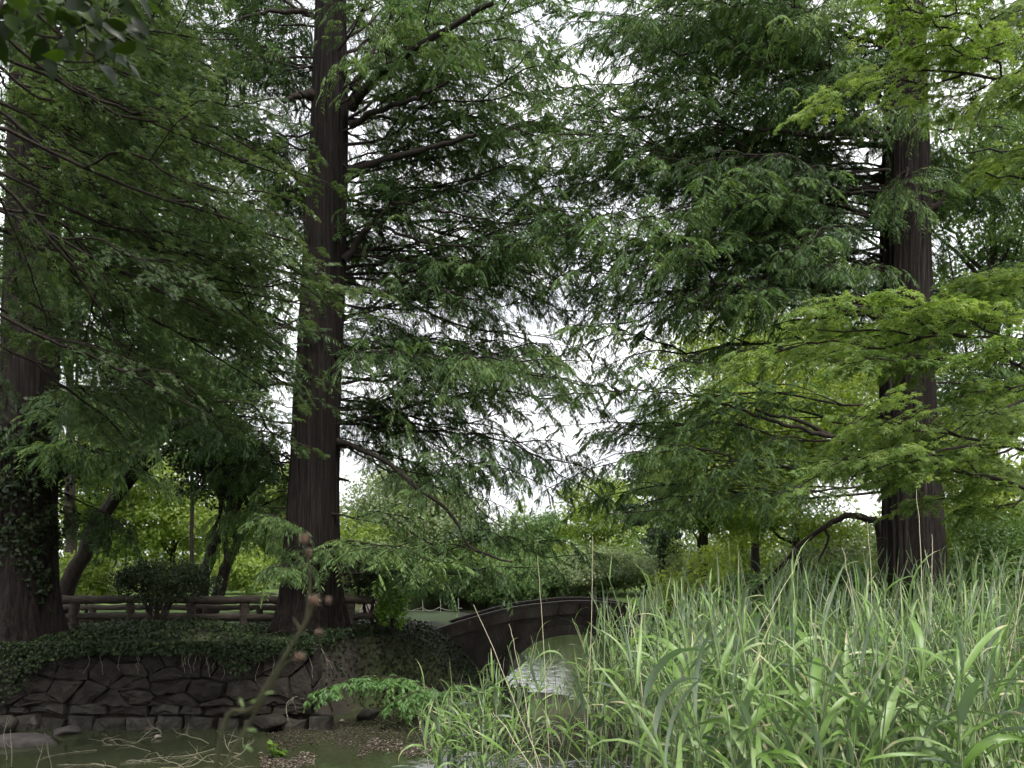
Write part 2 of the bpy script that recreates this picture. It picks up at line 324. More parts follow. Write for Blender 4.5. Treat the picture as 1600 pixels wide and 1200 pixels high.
# ------------------------------------------------------------------ trunks
def trunk_mesh(name, axis_pts, r_of_v, lobes=5, flare=.55, seed=0, segs=112, rings=90, z0=None, ridge=.055):
    """fluted trunk along a polyline (bottom to top); r_of_v radius at 0..1 along it"""
    rg = np.random.default_rng(seed)
    ax = np.asarray(axis_pts, float); tt = np.linspace(0, 1, len(ax))
    s = np.linspace(0, 1, rings) ** 1.5
    C = np.stack([np.interp(s, tt, ax[:, k]) for k in range(3)], -1)
    hgt = (C[:, 2] - C[0, 2])
    th = np.arange(segs) * 2 * PI / segs
    rr = np.interp(s, np.linspace(0, 1, len(r_of_v)), r_of_v)
    base = flare * np.exp(-hgt / .55) + .10 * np.exp(-hgt / 2.2)
    ph = rg.random(12) * 6.28
    drift = .10 * hgt
    lob = np.zeros((rings, segs))
    for k in range(3):
        m_ = lobes + [0, 3, -2][k]
        lob += [1, .55, .6][k] * np.cos(m_ * th[None] + ph[k] + [.3, -.2, .15][k] * drift[:, None] + .6 * np.sin(.35 * hgt[:, None] + ph[k + 3]))
    lob /= 2.0
    fine = np.zeros((rings, segs))
    for k, m_ in enumerate((23, 31, 41, 53)):
        fine += np.sin(m_ * th[None] + ph[4 + k] + 1.3 * np.sin(.9 * hgt[:, None] * (1 + .3 * k) + ph[8 + k % 4])) * (.5 + .5 * np.sin(1.1 * hgt[:, None] + 3 * th[None] + ph[k]))
    fine *= ridge / 2
    Rr = rr[:, None] * (1 + base[:, None] * (.75 + .5 * lob) + .10 * lob + fine + rg.normal(0, .006, (rings, segs)))
    V = np.stack([C[:, None, 0] + Rr * np.cos(th), C[:, None, 1] + Rr * np.sin(th), np.broadcast_to(C[:, None, 2], Rr.shape)], -1).reshape(-1, 3)
    base_i = (np.arange(rings - 1) * segs)[:, None]; k = np.arange(segs)[None]; k2 = (k + 1) % segs
    Q = np.stack([base_i + k, base_i + k2, base_i + segs + k2, base_i + segs + k], -1).reshape(-1, 4)
    return np_mesh(name, V, Q, None, True)

# ------------------------------------------------------------------ foliage growth
def resample(pts, n):
    pts = np.asarray(pts, float); d = np.r_[0, np.cumsum(np.linalg.norm(np.diff(pts, axis=0), axis=1))]
    s = np.linspace(0, d[-1], n)
    return np.stack([np.interp(s, d, pts[:, k]) for k in range(3)], -1), d[-1]
def smooth_curve(pts, n, jit=0, rg=RG):
    """Catmull-Rom through pts"""
    p = np.asarray(pts, float); p = np.vstack([2 * p[0] - p[1], p, 2 * p[-1] - p[-2]])
    out = []
    m_ = len(p) - 3
    for t in np.linspace(0, m_ - 1e-6, n):
        i = int(t); f = t - i; a, b_, c, d = p[i:i + 4]
        out.append(.5 * ((2 * b_) + (c - a) * f + (2 * a - 5 * b_ + 4 * c - d) * f * f + (3 * b_ - a - 3 * c + d) * f ** 3))
    out = np.array(out)
    if jit: out[1:-1] += rg.normal(0, jit, (n - 2, 3))
    return out

class Foliage:
    def __init__(s): s.P = []; s.D = []; s.N = []; s.L = []; s.W = []; s.R = []; s.tw = Acc()
    def grow(s, curve, sec=.15, sec_len=.9, K=6, spr=.32, M=9, ll=.085, lw=.019, droop=.35, sdroop=.35, hang=.45, t0=.15, up=0.0,
             flat=.35, bright=0.0, ends=False, twig=.005, prof=.6, lobed=False):
        C, Ln = resample(curve, 40)
        S = max(4, int(Ln * (1 - t0) / sec))
        t = np.clip(np.linspace(t0, 1, S) + RG.normal(0, .35 / S, S), .02, 1)
        f = t * 38.999; i = f.astype(int); fr = (f - i)[:, None]
        p0 = C[i] * (1 - fr) + C[np.minimum(i + 1, 39)] * fr
        T = nrm(C[np.minimum(i + 1, 39)] - C[i])
        H = nrm(np.cross(T, UP) + 1e-6)
        sg = np.where(np.arange(S) % 2 == 0, 1., -1.)[:, None]
        a = RG.uniform(.7, 1.25, S)[:, None]; a = np.where((np.arange(S) == S - 1)[:, None], .1, a)
        d = nrm(T * np.cos(a) + sg * H * np.sin(a) + UP * (up + RG.normal(0, .16, S))[:, None])
        ln = sec_len * (1 - prof * t ** 2) * RG.uniform(.45, 1.15, S)
        # secondaries
        q = np.linspace(0, 1, 5)
        sag = droop * RG.uniform(.5, 1.5, S)
        SP = p0[:, None] + d[:, None] * (ln[:, None] * q)[..., None] - UP * (sag[:, None] * ln[:, None] * q ** 2)[..., None]
        s.tw.tubes(SP, twig * (1.3 - q)[None] * np.ones((S, 1)), 3)
        # sprays
        qs = np.clip((np.arange(K) + .6) / K + RG.normal(0, .05, (S, K)), .05, 1)
        B = p0[:, None] + d[:, None] * (ln[:, None] * qs)[..., None] - UP * (sag[:, None] * ln[:, None] * qs ** 2)[..., None]
        TT = nrm(d[:, None] - UP * (2 * sag[:, None] * qs)[..., None])
        HH = nrm(np.cross(TT, UP) + 1e-6)
        sg2 = np.where(np.arange(K) % 2 == 0, 1., -1.)[None, :, None]
        a2 = RG.uniform(.5, 1.15, (S, K, 1)); a2[:, -1] = .05
        d2 = nrm(TT * np.cos(a2) + sg2 * HH * np.sin(a2) + UP * RG.normal(0, .18, (S, K, 1)))
        l2 = spr * RG.uniform(.55, 1.2, (S, K)) * (1 - .35 * qs) * np.clip(ln / sec_len * 1.4, .5, 1)[:, None]
        B = B.reshape(-1, 3); d2 = d2.reshape(-1, 3); l2 = l2.reshape(-1); n = len(B)
        sg3 = sdroop * RG.uniform(.3, 1.7, n)
        br = np.clip(RG.normal(.5 + bright, .17, (S, 1)) + RG.normal(0, .1, (S, K)), 0, 1).reshape(-1)
        qm = (np.arange(M) + .5) / M
        LP = B[:, None] + d2[:, None] * (l2[:, None] * qm)[..., None] - UP * (sg3[:, None] * l2[:, None] * qm ** 2)[..., None]
        q3 = np.linspace(0, 1, 3)
        s.tw.ribbons(B[:, None] + d2[:, None] * (l2[:, None] * q3)[..., None] - UP * (sg3[:, None] * l2[:, None] * q3 ** 2)[..., None], twig * .8)
        T3 = nrm(d2[:, None] - UP * (2 * sg3[:, None] * qm)[..., None]); H3 = nrm(np.cross(T3, UP) + 1e-6)
        for sgn in (1., -1.):
            aa = RG.uniform(.85, 1.1, (n, M, 1))
            D = nrm(T3 * np.cos(aa) + sgn * H3 * np.sin(aa) - UP * (hang * (RG.uniform(.2, 1.6, (n, 1, 1)) + RG.uniform(-.15, .15, (n, M, 1)))))
            N = UP + RG.normal(0, flat, (n, M, 3))
            le = ll * RG.uniform(.65, 1.15, (n, M)) * (1 - .45 * np.abs(qm - .45) * 1.3)[None]
            s.P.append(LP.reshape(-1, 3)); s.D.append(D.reshape(-1, 3)); s.N.append(N.reshape(-1, 3))
            s.L.append(le.reshape(-1)); s.W.append((le * lw / ll).reshape(-1))
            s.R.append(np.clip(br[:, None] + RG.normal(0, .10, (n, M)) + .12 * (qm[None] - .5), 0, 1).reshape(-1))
    def count(s): return sum(len(a) for a in s.P)
    def build(s, tree, name, mat, tmpl, twig_mat=None):
        cat = np.concatenate
        o = leaves(name, cat(s.P), cat(s.D), cat(s.N), cat(s.L), cat(s.W), tmpl, mat, tree, cat(s.R))
        tw = link('twigs', s.tw.mesh('twigs', False), twig_mat or M_TWIG, tree); tw['kind'] = 'stuff'
        return o

def limb(acc, pts, r0, r1=.012, n=14, segs=7, jit=.03):
    c = smooth_curve(pts, n, jit)
    rr = r0 + (r1 - r0) * np.linspace(0, 1, n) ** .8
    rr[0] *= 1.35
    acc.tubes(c, rr, segs)
    return c

# ------------------------------------------------------------------ boughs: wood with twigs, and the leaves it carries
def make_bough(L_, seed, tmpl, leaf_m, wood_m, arch=.10, forks=4, r0=.035, **g):
    rg = np.random.default_rng(seed); la = Acc(); fo = Foliage()
    x = np.linspace(0, 1, 6)
    main = np.stack([x * L_, rg.normal(0, .045 * L_, 6) * (x > .1), arch * L_ * np.sin(x * PI * .95) + rg.normal(0, .022 * L_, 6) * (x > 0)], 1)
    c = limb(la, main, r0, .006, 18, 6, .012 * L_ / 3)
    fo.grow(c, **g)
    sgn = rg.choice([-1, 1])
    for k in range(forks):
        t = .18 + .62 * (k + rg.uniform(0, .6)) / forks; i = int(t * 17); sgn = -sgn
        an = rg.uniform(.45, .85); ln = L_ * (.52 - .34 * t) * rg.uniform(.8, 1.2); d = np.array([math.cos(an), sgn * math.sin(an), rg.normal(.05, .08)])
        cc = limb(la, [c[i], c[i] + d * ln * .5 + UP * .05 * ln, c[i] + d * ln - UP * .06 * ln], r0 * (.55 - .2 * t), .005, 9, 5, .01)
        g2 = dict(g); g2['sec_len'] = g.get('sec_len', .9) * .8; fo.grow(cc, **g2)
    w_ = Acc(); w_.add(np.concatenate(la.V), np.concatenate(la.Q)); w_.add(np.concatenate(fo.tw.V), np.concatenate(fo.tw.Q))
    wm = w_.mesh('branch', False); wm.materials.append(wood_m)
    cat = np.concatenate
    lm_ = leaf_cloud('foliage', cat(fo.P), cat(fo.D), cat(fo.N), cat(fo.L), cat(fo.W), tmpl, cat(fo.R)); lm_.materials.append(leaf_m)
    return (L_, wm, lm_)
NB = [0]
def place_bough(root, a, e, pool, off=0.0, rg=RG, roll=.25):
    a = np.asarray(a, float); e = np.asarray(e, float); d = Vector(e - a); ln = d.length
    c = sorted(pool, key=lambda q: abs(q[0] - ln))[:3]; L_, wm, lm_ = c[rg.integers(len(c))]
    o = link('branch', wm, None, root); o.location = Vector(a) - root.location
    o.rotation_mode = 'QUATERNION'; o.rotation_quaternion = d.to_track_quat('X', 'Z') @ Quaternion((1, 0, 0), float(rg.normal(0, roll)))
    k = ln / L_; o.scale = (k, float(np.clip(k, .85, 1.2)) * rg.choice([-1., 1.]), float(np.clip(k, .85, 1.2)))
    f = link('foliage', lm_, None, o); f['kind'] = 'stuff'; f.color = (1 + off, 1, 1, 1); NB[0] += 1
    return o
DENSE, THIN = [], []
for k, L_ in enumerate((1.1, 1.6, 1.9, 2.5, 2.9, 3.6, 4.1, 5.0, 5.6)):
    DENSE.append(make_bough(L_, 500 + k, T_DIAMOND, M_RED, M_BARK2, .06, 3 if L_ < 2 else 5, .010 + .005 * L_, sec=.16, sec_len=.85 if L_ > 1.5 else .55, K=5, spr=.36, M=9, ll=.098, lw=.023, droop=.5, sdroop=.6, hang=.5, t0=.18))
for k, L_ in enumerate((1.5, 2.4, 3.4, 4.6, 5.6)):
    THIN.append(make_bough(L_, 600 + k, T_DIAMOND, M_RED, M_BARK2, .05, 5, .008 + .004 * L_, sec=.22, sec_len=.9, K=5, spr=.36, M=9, ll=.095, lw=.022, droop=.5, sdroop=.6, hang=.5, t0=.2))

# ------------------------------------------------------------------ the dawn redwoods
def redwood(label, ub, ut, Yt, r, ztop, seed, limbs, big, z_up, upper=16, flare=.7):
    xb = (ub - 800) / F * Yt; zb = gz(xb, Yt) - .12
    vb = HZ - (zb - EYE) * F / Yt
    slope = (ut - ub) / vb
    root = empty('dawn_redwood', (xb, Yt, zb)); tag(root, label, 'tree')
    def tx(z): return xb + slope * (z - zb)
    ax = [(tx(z) + .05 * math.sin(z * .5 + seed), Yt, z) for z in np.linspace(zb, ztop, 14)]
    to = link('trunk', trunk_mesh('trunk', ax, [r * 1.10, r * .98, r * .9, r * .78, r * .6, r * .4, r * .12], seed=seed, flare=flare), M_BARK, root); to.location = -root.location
    rg = np.random.default_rng(seed + 50)
    def tp(v):
        z = EYE + (HZ - v) / F * Yt; return np.array([tx(z), Yt, z])
    for L_ in limbs:
        v0, ue, ve, dY, sagk = L_[:5]; kw = L_[5] if len(L_) > 5 else {}
        pool = THIN if kw.get('sec', .1) >= .22 else DENSE
        for cpy in range(kw.get('n', 2)):
            a = tp(v0 + cpy * rg.normal(0, 16)); e = at(ue + cpy * rg.normal(-10, 45) * (1 if ue > ub else -1), ve + rg.normal(0, 18) + cpy * rg.normal(0, 40), Yt + dY + cpy * abs(rg.normal(0, 1.3)))
            sg_ = nrm((e - a) * [1, 1, 0]); a = a + sg_ * r * .5
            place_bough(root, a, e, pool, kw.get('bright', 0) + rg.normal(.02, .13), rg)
    for pts, rad in big:            # heavy bare limbs
        acc = Acc(); limb(acc, [at(*q) for q in pts], rad, rad * .35, 20, 9, .015)
        o = link('branch', acc.mesh('branch'), M_BARK2, root); o.location = -root.location
    for k in range(6):               # dead stubs and knots on the bole
        z = zb + rg.uniform(.8, 9.5); az = rg.choice([rg.uniform(PI * 1.0, PI * 1.14), rg.uniform(PI * 1.86, PI * 2.0)]); d = np.array([math.cos(az), math.sin(az), 0]); r_ = r * (1 - .03 * (z - zb))
        b_ = np.array([tx(z), Yt, z]) + d * r_ * .85; ln = rg.choice([.10, .16, .3]); acc = Acc()
        c_ = np.array([b_, b_ + d * ln * .4, b_ + d * ln * .8 - UP * .03, b_ + d * ln - UP * .05 + rg.normal(0, .02, 3)]); rr_ = rg.uniform(.02, .045) * np.array([1.7, 1.05, .8, .03]); acc.tubes(c_, rr_, 9)
        o = link('branch_stub', acc.mesh('branch_stub'), M_BARK, root); o.location = -root.location
    for k in range(upper):           # crown above the picture and limbs towards and away from the viewer
        z = rg.uniform(z_up[0], z_up[1]); az = rg.uniform(0, 2 * PI) if z > 13.5 else rg.uniform(.9, 2.2)
        ln = rg.uniform(2.4, 4.6) * (1 - .4 * (z - 3) / 16)
        a = np.array([tx(z), Yt, z]); d = np.array([math.cos(az), math.sin(az), 0])
        place_bough(root, a + d * r * .5, a + d * ln + UP * rg.uniform(-.2, .5), DENSE, rg.normal(0, .1), rg)
    return root

def fix_children(root):
    """children were modelled in world space: keep them there under the root"""
    for ch in root.children: ch.location = -root.location

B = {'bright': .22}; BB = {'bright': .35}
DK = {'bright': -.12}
mid_limbs = [
    (60, 760, -60, 1.0, .25), (150, 800, 10, -1.2, .3, B), (180, 690, 40, -2.0, .3, B), (195, 850, 70, 1.2, .25, {'n': 1}), (230, 930, 130, -1.6, .35, {'bright': .22, 'n': 1}), (265, 745, 190, -.4, .12, {'sec': .3, 'n': 1}),
    (262, 870, 205, .9, .2, {'sec': .3, 'n': 2}), (215, 720, 110, -1.0, .3, {'bright': .22, 'n': 1}), (120, 900, 30, -2.0, .4, B), (90, 640, -30, -1.6, .3, B), (305, 800, 345, 1.0, .2, {'sec': .3, 'K': 4}), (400, 900, 372, -.3, .35, {'sec': .3, 'K': 4}),
    (405, 610, 300, -.4, .05, {'sec': .3, 'K': 4}), (455, 760, 470, -1.4, .25, {'sec': .24}), (540, 850, 540, .8, .3, {'sec': .17}), (560, 700, 560, -1.4, .25),
    (600, 930, 610, -1.8, .35, {'sec': .13, 'bright': .1}), (640, 820, 640, 1.0, .3, {'sec': .14}), (665, 960, 660, -.8, .4, {'sec': .14}), (688, 800, 880, -1.2, .45, {'sec': .3, 'K': 4, 'sec_len': .6}),
    (700, 760, 730, .8, .25, {'sec': .26, 'n': 1}), (800, 760, 870, -1.5, .2, {'sec': .3, 'bright': .2, 'n': 1}), (850, 690, 900, -1.8, .2, {'sec': .3, 'bright': .2, 'n': 1}), (860, 600, 860, -1.0, .15, {'bright': .25, 'n': 1}),
    (900, 840, 900, -.6, .3, {'sec': .3, 'n': 1}), (870, 930, 880, .6, .4, {'sec': .3, 'n': 1}),
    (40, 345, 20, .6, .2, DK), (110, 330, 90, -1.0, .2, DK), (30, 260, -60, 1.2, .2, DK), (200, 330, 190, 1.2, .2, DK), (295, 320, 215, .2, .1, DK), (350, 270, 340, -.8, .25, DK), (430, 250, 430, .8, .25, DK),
    (470, 330, 500, -1.5, .2), (520, 250, 520, .8, .25, DK), (590, 300, 610, -1.5, .25), (600, 230, 620, .9, .2, DK), (670, 290, 690, -1.0, .25, DK), (720, 330, 720, .7, .3, DK), (770, 360, 690, .2, .1, DK),
    (790, 350, 830, 1.0, .2), (830, 400, 830, -1.2, .15, B), (880, 420, 900, -1.3, .12, B), 
    (330, 960, 330, 1.5, .3, {'sec': .3, 'n': 4}), (280, 990, 260, 2.5, .3, {'sec': .3, 'n': 2}), (430, 960, 430, 2.2, .3, {'sec': .3, 'n': 3}), (160, 1000, 150, 2.5, .3, {'sec': .3, 'n': 2}), (480, 900, 480, 1.0, .3, {'sec': .3, 'n': 4}), (350, 700, 420, 2.0, .2, {'sec': .3, 'n': 4}), (620, 900, 740, 1.5, .3, {'sec': .3, 'n': 1}), (640, 860, 780, -.5, .3, {'sec': .3, 'n': 1}),
    (400, 930, 440, -.5, .3, {'sec': .3, 'n': 2}), (450, 900, 500, .8, .3, {'sec': .3, 'n': 2}), (640, 640, 690, .5, .1), (600, 620, 640, .9, .1), (680, 620, 720, 1.0, .1, {'n': 1}), (250, 640, 300, -.6, .1, {'n': 1}), (330, 650, 390, .4, .1, {'sec': .3, 'n': 1}), (420, 640, 470, .8, .1, {'sec': .3, 'n': 1}), (470, 660, 540, .2, .1, {'n': 1}), (560, 650, 620, .6, .1, {'n': 1}), (620, 640, 680, .4, .1, {'n': 1}), (180, 640, 200, 1.2, .1, {'sec': .3, 'n': 1}), (250, 400, 300, .8, .1, DK), (100, 400, 140, .6, .1, DK), (180, 390, 120, 1.4, .1, DK),
]
right_limbs = [
    (10, 1150, 0, -1.2, .3, B), (60, 1060, 80, .6, .3), (40, 1230, 40, -2.0, .25, BB), (130, 1000, 140, 1.0, .3), (80, 960, 40, -.6, .3, {'sec': .2}), (205, 990, 230, 0, .25), (212, 1190, 205, -.5, .1), (215, 1120, 90, -1.4, .2),
    (330, 1150, 215, .8, .15, {'sec': .3, 'K': 4}), (355, 1130, 330, -.6, .2, {'sec': .24}), (360, 1030, 330, 1.2, .3, {'sec': .22}), (490, 1010, 400, .4, .3, {'sec': .3, 'n': 2}), (485, 1130, 400, -.8, .15, {'sec': .3, 'n': 1}),
    (505, 880, 520, -1.0, .3, {'sec': .13, 'n': 1, 'bright': .08}), (560, 860, 590, .5, .3, {'sec': .13, 'n': 1}), (420, 900, 430, -.8, .3, {'sec': .3, 'n': 2}), (470, 930, 460, .6, .3, {'sec': .3, 'n': 2}), (640, 900, 640, -1.2, .35, {'sec': .3, 'bright': .2, 'n': 1}),
    (700, 950, 690, -.6, .35, {'sec': .3, 'n': 1}), (770, 900, 800, .8, .5, {'sec': .3, 'n': 1}), (760, 970, 830, -1.0, .4, {'sec': .3, 'n': 1}),
    (260, 860, 330, 2.0, .3, {'sec': .3, 'n': 4}), (400, 860, 400, -.5, .3, {'sec': .3, 'n': 4}), (300, 1000, 330, -1.5, .3, {'sec': .3, 'n': 4}), (130, 900, 20, 2.5, .3, {'sec': .3, 'n': 4}), (650, 860, 700, 1.5, .3, {'sec': .3, 'n': 1}), (720, 860, 760, -.4, .4, {'sec': .3, 'n': 1}), (330, 1090, 300, 2.2, .3, {'sec': .3, 'n': 4}), (420, 1190, 350, 1.4, .2, {'sec': .3, 'n': 4}),
    (440, 1240, 380, -1.4, .2, {'n': 1}), (270, 1040, 270, -1.6, .3, {'sec': .3, 'n': 2}), (150, 1240, 130, -1.8, .25, {'n': 1}), (100, 860, 110, 1.5, .5, {'sec': .2}), (300, 900, 300, 1.6, .5, {'sec': .26}), (230, 860, 210, .5, .6, {'sec': .22}), (450, 840, 450, 1.2, .4, {'sec': .24}),
    (340, 1500, 285, -.3, .05), (100, 1640, 60, .6, .25), (200, 1650, 180, -.4, .25), (300, 1640, 330, 1.0, .25), (450, 1640, 480, .8, .25), (600, 1640, 650, .6, .25), (30, 1560, -20, -1, .25),
    (260, 1270, 300, .6, .1, {'sec': .3, 'n': 1}), (390, 1280, 430, .6, .1, {'sec': .3, 'n': 1}), (160, 1300, 190, .8, .1, {'n': 1}), (330, 1290, 350, -.6, .1, {'n': 1}), (170, 1420, 190, -1.6, .15), (270, 1430, 290, -1.5, .1),
]
left_limbs = [
    (-20, 340, 10, .5, .2, {'n': 3}), (60, 380, 110, 1.5, .2, {'n': 3}), (120, 360, 160, 2.0, .2, {'n': 2}), (190, 390, 240, 2.0, .2, {'n': 2}), (260, 350, 330, 2.2, .2, {'n': 2}), (340, 380, 430, 1.8, .2, {'n': 2}), (30, 180, 40, -1.6, .2, {'n': 3}), (160, 170, 210, -1.5, .2, {'n': 2, 'bright': .1}), (480, 330, 560, 1.5, .2),
    (40, 300, 60, .6, .25, DK), (150, 330, 190, .8, .25, DK), (250, 310, 290, -.6, .25), (330, 320, 390, 1.0, .25, DK), (420, 290, 500, -.4, .25), (520, 270, 590, .8, .25, DK), (600, 250, 660, -.6, .2, DK),
    (680, 230, 740, -.8, .2), (710, 170, 700, -1.2, .1, B), (100, 210, 130, -1.4, .2), (200, -120, 240, .4, .25), (380, -130, 420, .3, .25), (560, -100, 620, .3, .25), (60, -150, 60, 0, .25), (0, 260, -30, -1, .25), (760, 180, 830, .5, .2, DK),
]
NL = 0
mid_big = [([(550, 268, 14.4), (600, 250, 13.8), (665, 232, 13.2), (742, 212, 12.6)], .085), ([(548, 195, 14.4), (600, 170, 13.8), (650, 152, 13.2), (700, 128, 12.7)], .06), ([(548, 165, 14.4), (590, 120, 13.8), (650, 75, 13.2), (770, 5, 12.4)], .10), ([(550, 140, 14.6), (570, 110, 14.7), (590, 60, 14.9), (620, 10, 15)], .07),
           ([(482, 292, 14.6), (455, 268, 14.5), (425, 252, 14.3), (380, 250, 14)], .09), ([(485, 148, 14.4), (462, 150, 14.2), (443, 160, 14)], .08), ([(540, 405, 14.5), (565, 365, 14.3), (590, 345, 14.2), (612, 315, 14.1)], .07), ([(590, 348, 14.2), (640, 372, 14.1), (720, 385, 14), (890, 382, 13.8)], .035), ([(612, 316, 14.1), (700, 332, 14), (800, 350, 13.8)], .03),
           ([(528, 690, 14.4), (590, 715, 14), (650, 760, 13.6), (705, 805, 13.4), (735, 855, 13.3), (800, 878, 13.2)], .05), ([(480, 20, 14.6), (420, 18, 14.4), (370, 30, 14.2)], .05)]
right_big = [([(1370, 212, 13.9), (1330, 206, 13.6), (1260, 212, 13.3), (1180, 200, 13.1)], .07), ([(1368, 205, 14), (1345, 190, 14), (1338, 150, 14.1), (1330, 110, 14.2)], .05), ([(1366, 345, 14), (1300, 310, 13.8), (1220, 260, 13.7), (1120, 205, 13.6)], .045), ([(1372, 492, 14), (1330, 478, 13.8), (1260, 440, 13.6), (1180, 410, 13.5), (1110, 400, 13.4)], .085), ([(1440, 345, 13.8), (1470, 310, 13.7), (1492, 280, 13.6)], .09),
             ([(1320, 690, 13.6), (1220, 660, 13.4), (1100, 622, 13.2)], .05), ([(1370, 700, 14), (1330, 690, 13.8), (1250, 660, 13.5), (1180, 640, 13.3)], .06), ([(1385, 640, 13.5), (1395, 580, 13.4), (1410, 530, 13.4)], .03)]
for args in (
    ('tall dark dawn redwood trunk standing left of centre behind the stone wall', 487, 516, 14.6, .43, 19, 3, mid_limbs, mid_big, (6, 18.5)),
    ('dawn redwood trunk on the right rising out of the reed bed', 1429, 1408, 14.0, .46, 18.5, 8, right_limbs, right_big, (6, 18)),
    ('thick reddish dawn redwood trunk at the left edge with ivy', 32, 58, 13.3, .45, 18, 5, left_limbs, [], (5, 17.5)),
): redwood(*args)

# low bright spray hanging over the water from the bank, its own young redwood shoot
root = empty('redwood_sapling', at(640, 1075, 12.9)); tag(root, 'low bright green redwood shoot drooping over the water below the big trunk', 'sapling')
la = Acc(); fo = Foliage()
for pts, kw in (
    ([at(700, 1090, 13.2), at(640, 1062, 12.6), at(570, 1058, 12.2), at(495, 1078, 12.0)], dict(sec=.07, sec_len=.5, K=5, spr=.28, M=9, ll=.09, lw=.026, droop=.5, bright=.2, t0=.1)),
    ([at(700, 1090, 13.2), at(670, 1075, 12.5), at(640, 1085, 12.1), at(610, 1100, 11.9)], dict(sec=.08, sec_len=.5, K=5, spr=.28, M=9, ll=.09, lw=.026, droop=.6, bright=.1, t0=.1)),
    ([at(705, 1090, 13.2), at(730, 1070, 12.6), at(700, 1080, 12.3), at(690, 1110, 12.2)], dict(sec=.12, sec_len=.4, K=4, spr=.25, M=9, ll=.08, lw=.022, droop=.5, bright=-.1, t0=.2))):
    c = limb(la, pts, .012, .004, 12, 5, .01); fo.grow(c, **kw)
st = limb(la, [np.array([at(705, 1090, 13.3)[0], 13.3, gz(at(705, 1090, 13.3)[0], 13.3) - .05]), at(703, 1095, 13.25), at(700, 1085, 13.2)], .02, .01, 6, 6, 0)
fo.build(root, 'leaves', M_REDB, T_DIAMOND); link('branches', la.mesh('branches'), M_TWIG, root); fix_children(root)
NL += fo.count()

# ------------------------------------------------------------------ maples reaching in from left and right
def maple_pool(mat, size, seed, sec=.10):
    return [make_bough(L_, seed + k, T_MAPLE, mat, M_BARK2, .05, 3 if L_ < 1.3 else 5, .006 + .004 * L_, sec=sec, sec_len=.5, K=5, spr=.2, M=3, ll=size, lw=size, droop=.2, sdroop=.25, hang=.3, t0=.12, flat=.34, twig=.0028) for k, L_ in enumerate((.9, 1.3, 1.8, 2.4, 3.0))]
def maple(name, label, base, trunk_pts, r, limbs, pool, seed, copies, extra=0, over=0):
    root = empty(name, base); tag(root, label, 'tree'); rg = np.random.default_rng(seed)
    tr = Acc(); c = smooth_curve(trunk_pts, 24, .02); tr.tubes(c, r * (1 - .6 * np.linspace(0, 1, 24)), 12)
    o = link('trunk', tr.mesh('trunk'), M_BARK2, root); o.location = -root.location
    for pts, kw in limbs:
        acc = Acc(); cc = limb(acc, pts, .03, .008, 16, 6, .02)
        o = link('limb', acc.mesh('limb'), M_BARK2, root); o.location = -root.location
        ln = np.linalg.norm(cc[-1] - cc[-6])
        for k in range(copies):
            i = [9, 7, 11, 5, 8, 10][k % 6]; a = cc[i]; e = cc[-1] + rg.normal(0, 1, 3) * [.4, .55, .11] + np.array([abs(rg.normal(0, .3)) * np.sign(base[0]), 0, 0]) * (0 if k == 0 else 1) + (cc[i] - cc[9]) * .8
            place_bough(root, a, e, pool, kw.get('bright', 0) + rg.normal(0, .07), rg, .18)
    for k in range(extra):  # unseen boughs around the trunk, added to keep direct sun off the wall
        z = rg.uniform(4.6, 8.6); az = rg.uniform(1.9, 5.2); b_ = np.array([base[0], base[1], z]); d = np.array([math.cos(az), math.sin(az), 0])
        place_bough(root, b_ + d * .1, b_ + d * rg.uniform(1.6, 3.0) + UP * rg.uniform(-.3, .4), pool, 0, rg, .2)
    for k in range(over):            # unseen boughs above the picture, added to darken the left bank and water
        p_ = np.array([rg.uniform(-9.5, -.8), rg.uniform(3.0, 9.5), 0]); p_[2] = EYE + .78 * p_[1] + rg.uniform(.3, 2.2); az = rg.uniform(0, 6.28)
        place_bough(root, p_, p_ + np.array([math.cos(az) * 2.2, -abs(math.sin(az)) * 1.8, rg.uniform(.0, .5)]), pool, 0, rg, .2)
    return root
# left maple: trunk outside the picture on the near bank, limbs sweeping down to the right
lb = (-6.6, 6.2, .9)
def lm(*p): return [np.array(lb) + np.array([0.1, .1, 3.0])] + [at(*q) for q in p]
left_maple = []
for v0, v1, v2, Yv, ue in ((20, 90, 190, 9.0, 330), (90, 170, 270, 8.4, 430), (150, 230, 330, 9.4, 300), (200, 290, 380, 8.2, 470), (260, 350, 430, 9.0, 400), (310, 400, 490, 8.2, 330),
                           (360, 430, 480, 9.6, 500), (420, 500, 580, 8.6, 260), (470, 560, 650, 8.0, 330), (500, 590, 690, 9.0, 200), (130, 330, 540, 9.2, 440), (-60, 20, 110, 9.4, 300), (330, 460, 610, 9.8, 420), (250, 380, 560, 7.6, 200), (-120, -40, 50, 9.0, 260), (-30, 60, 150, 8.0, 250), (60, 120, 200, 8.0, 200), (40, 150, 250, 9.8, 380), (100, 150, 210, 8.8, 150), (220, 270, 330, 8.8, 140), (340, 390, 450, 8.8, 150), (470, 510, 570, 8.6, 130), (180, 260, 350, 10.2, 380)):
    left_maple.append((lm((-120, v0, Yv - 1), (ue * .42, v1, Yv - .3), (ue, v2, Yv + .5)), {'t0': .30, 'bright': -.05, 'sec': .15}))
maple('maple_tree', 'dull green maple with layered lacy foliage covering the upper left', lb,
      [np.array(lb) - [0, 0, .2], np.array(lb) + [.1, .1, 1.8], np.array(lb) + [.1, .1, 3.2], np.array(lb) + [-.3, .6, 6]], .13, left_maple, maple_pool(M_MAPL, .05, 700, .12), 3, 3, 16, 46)
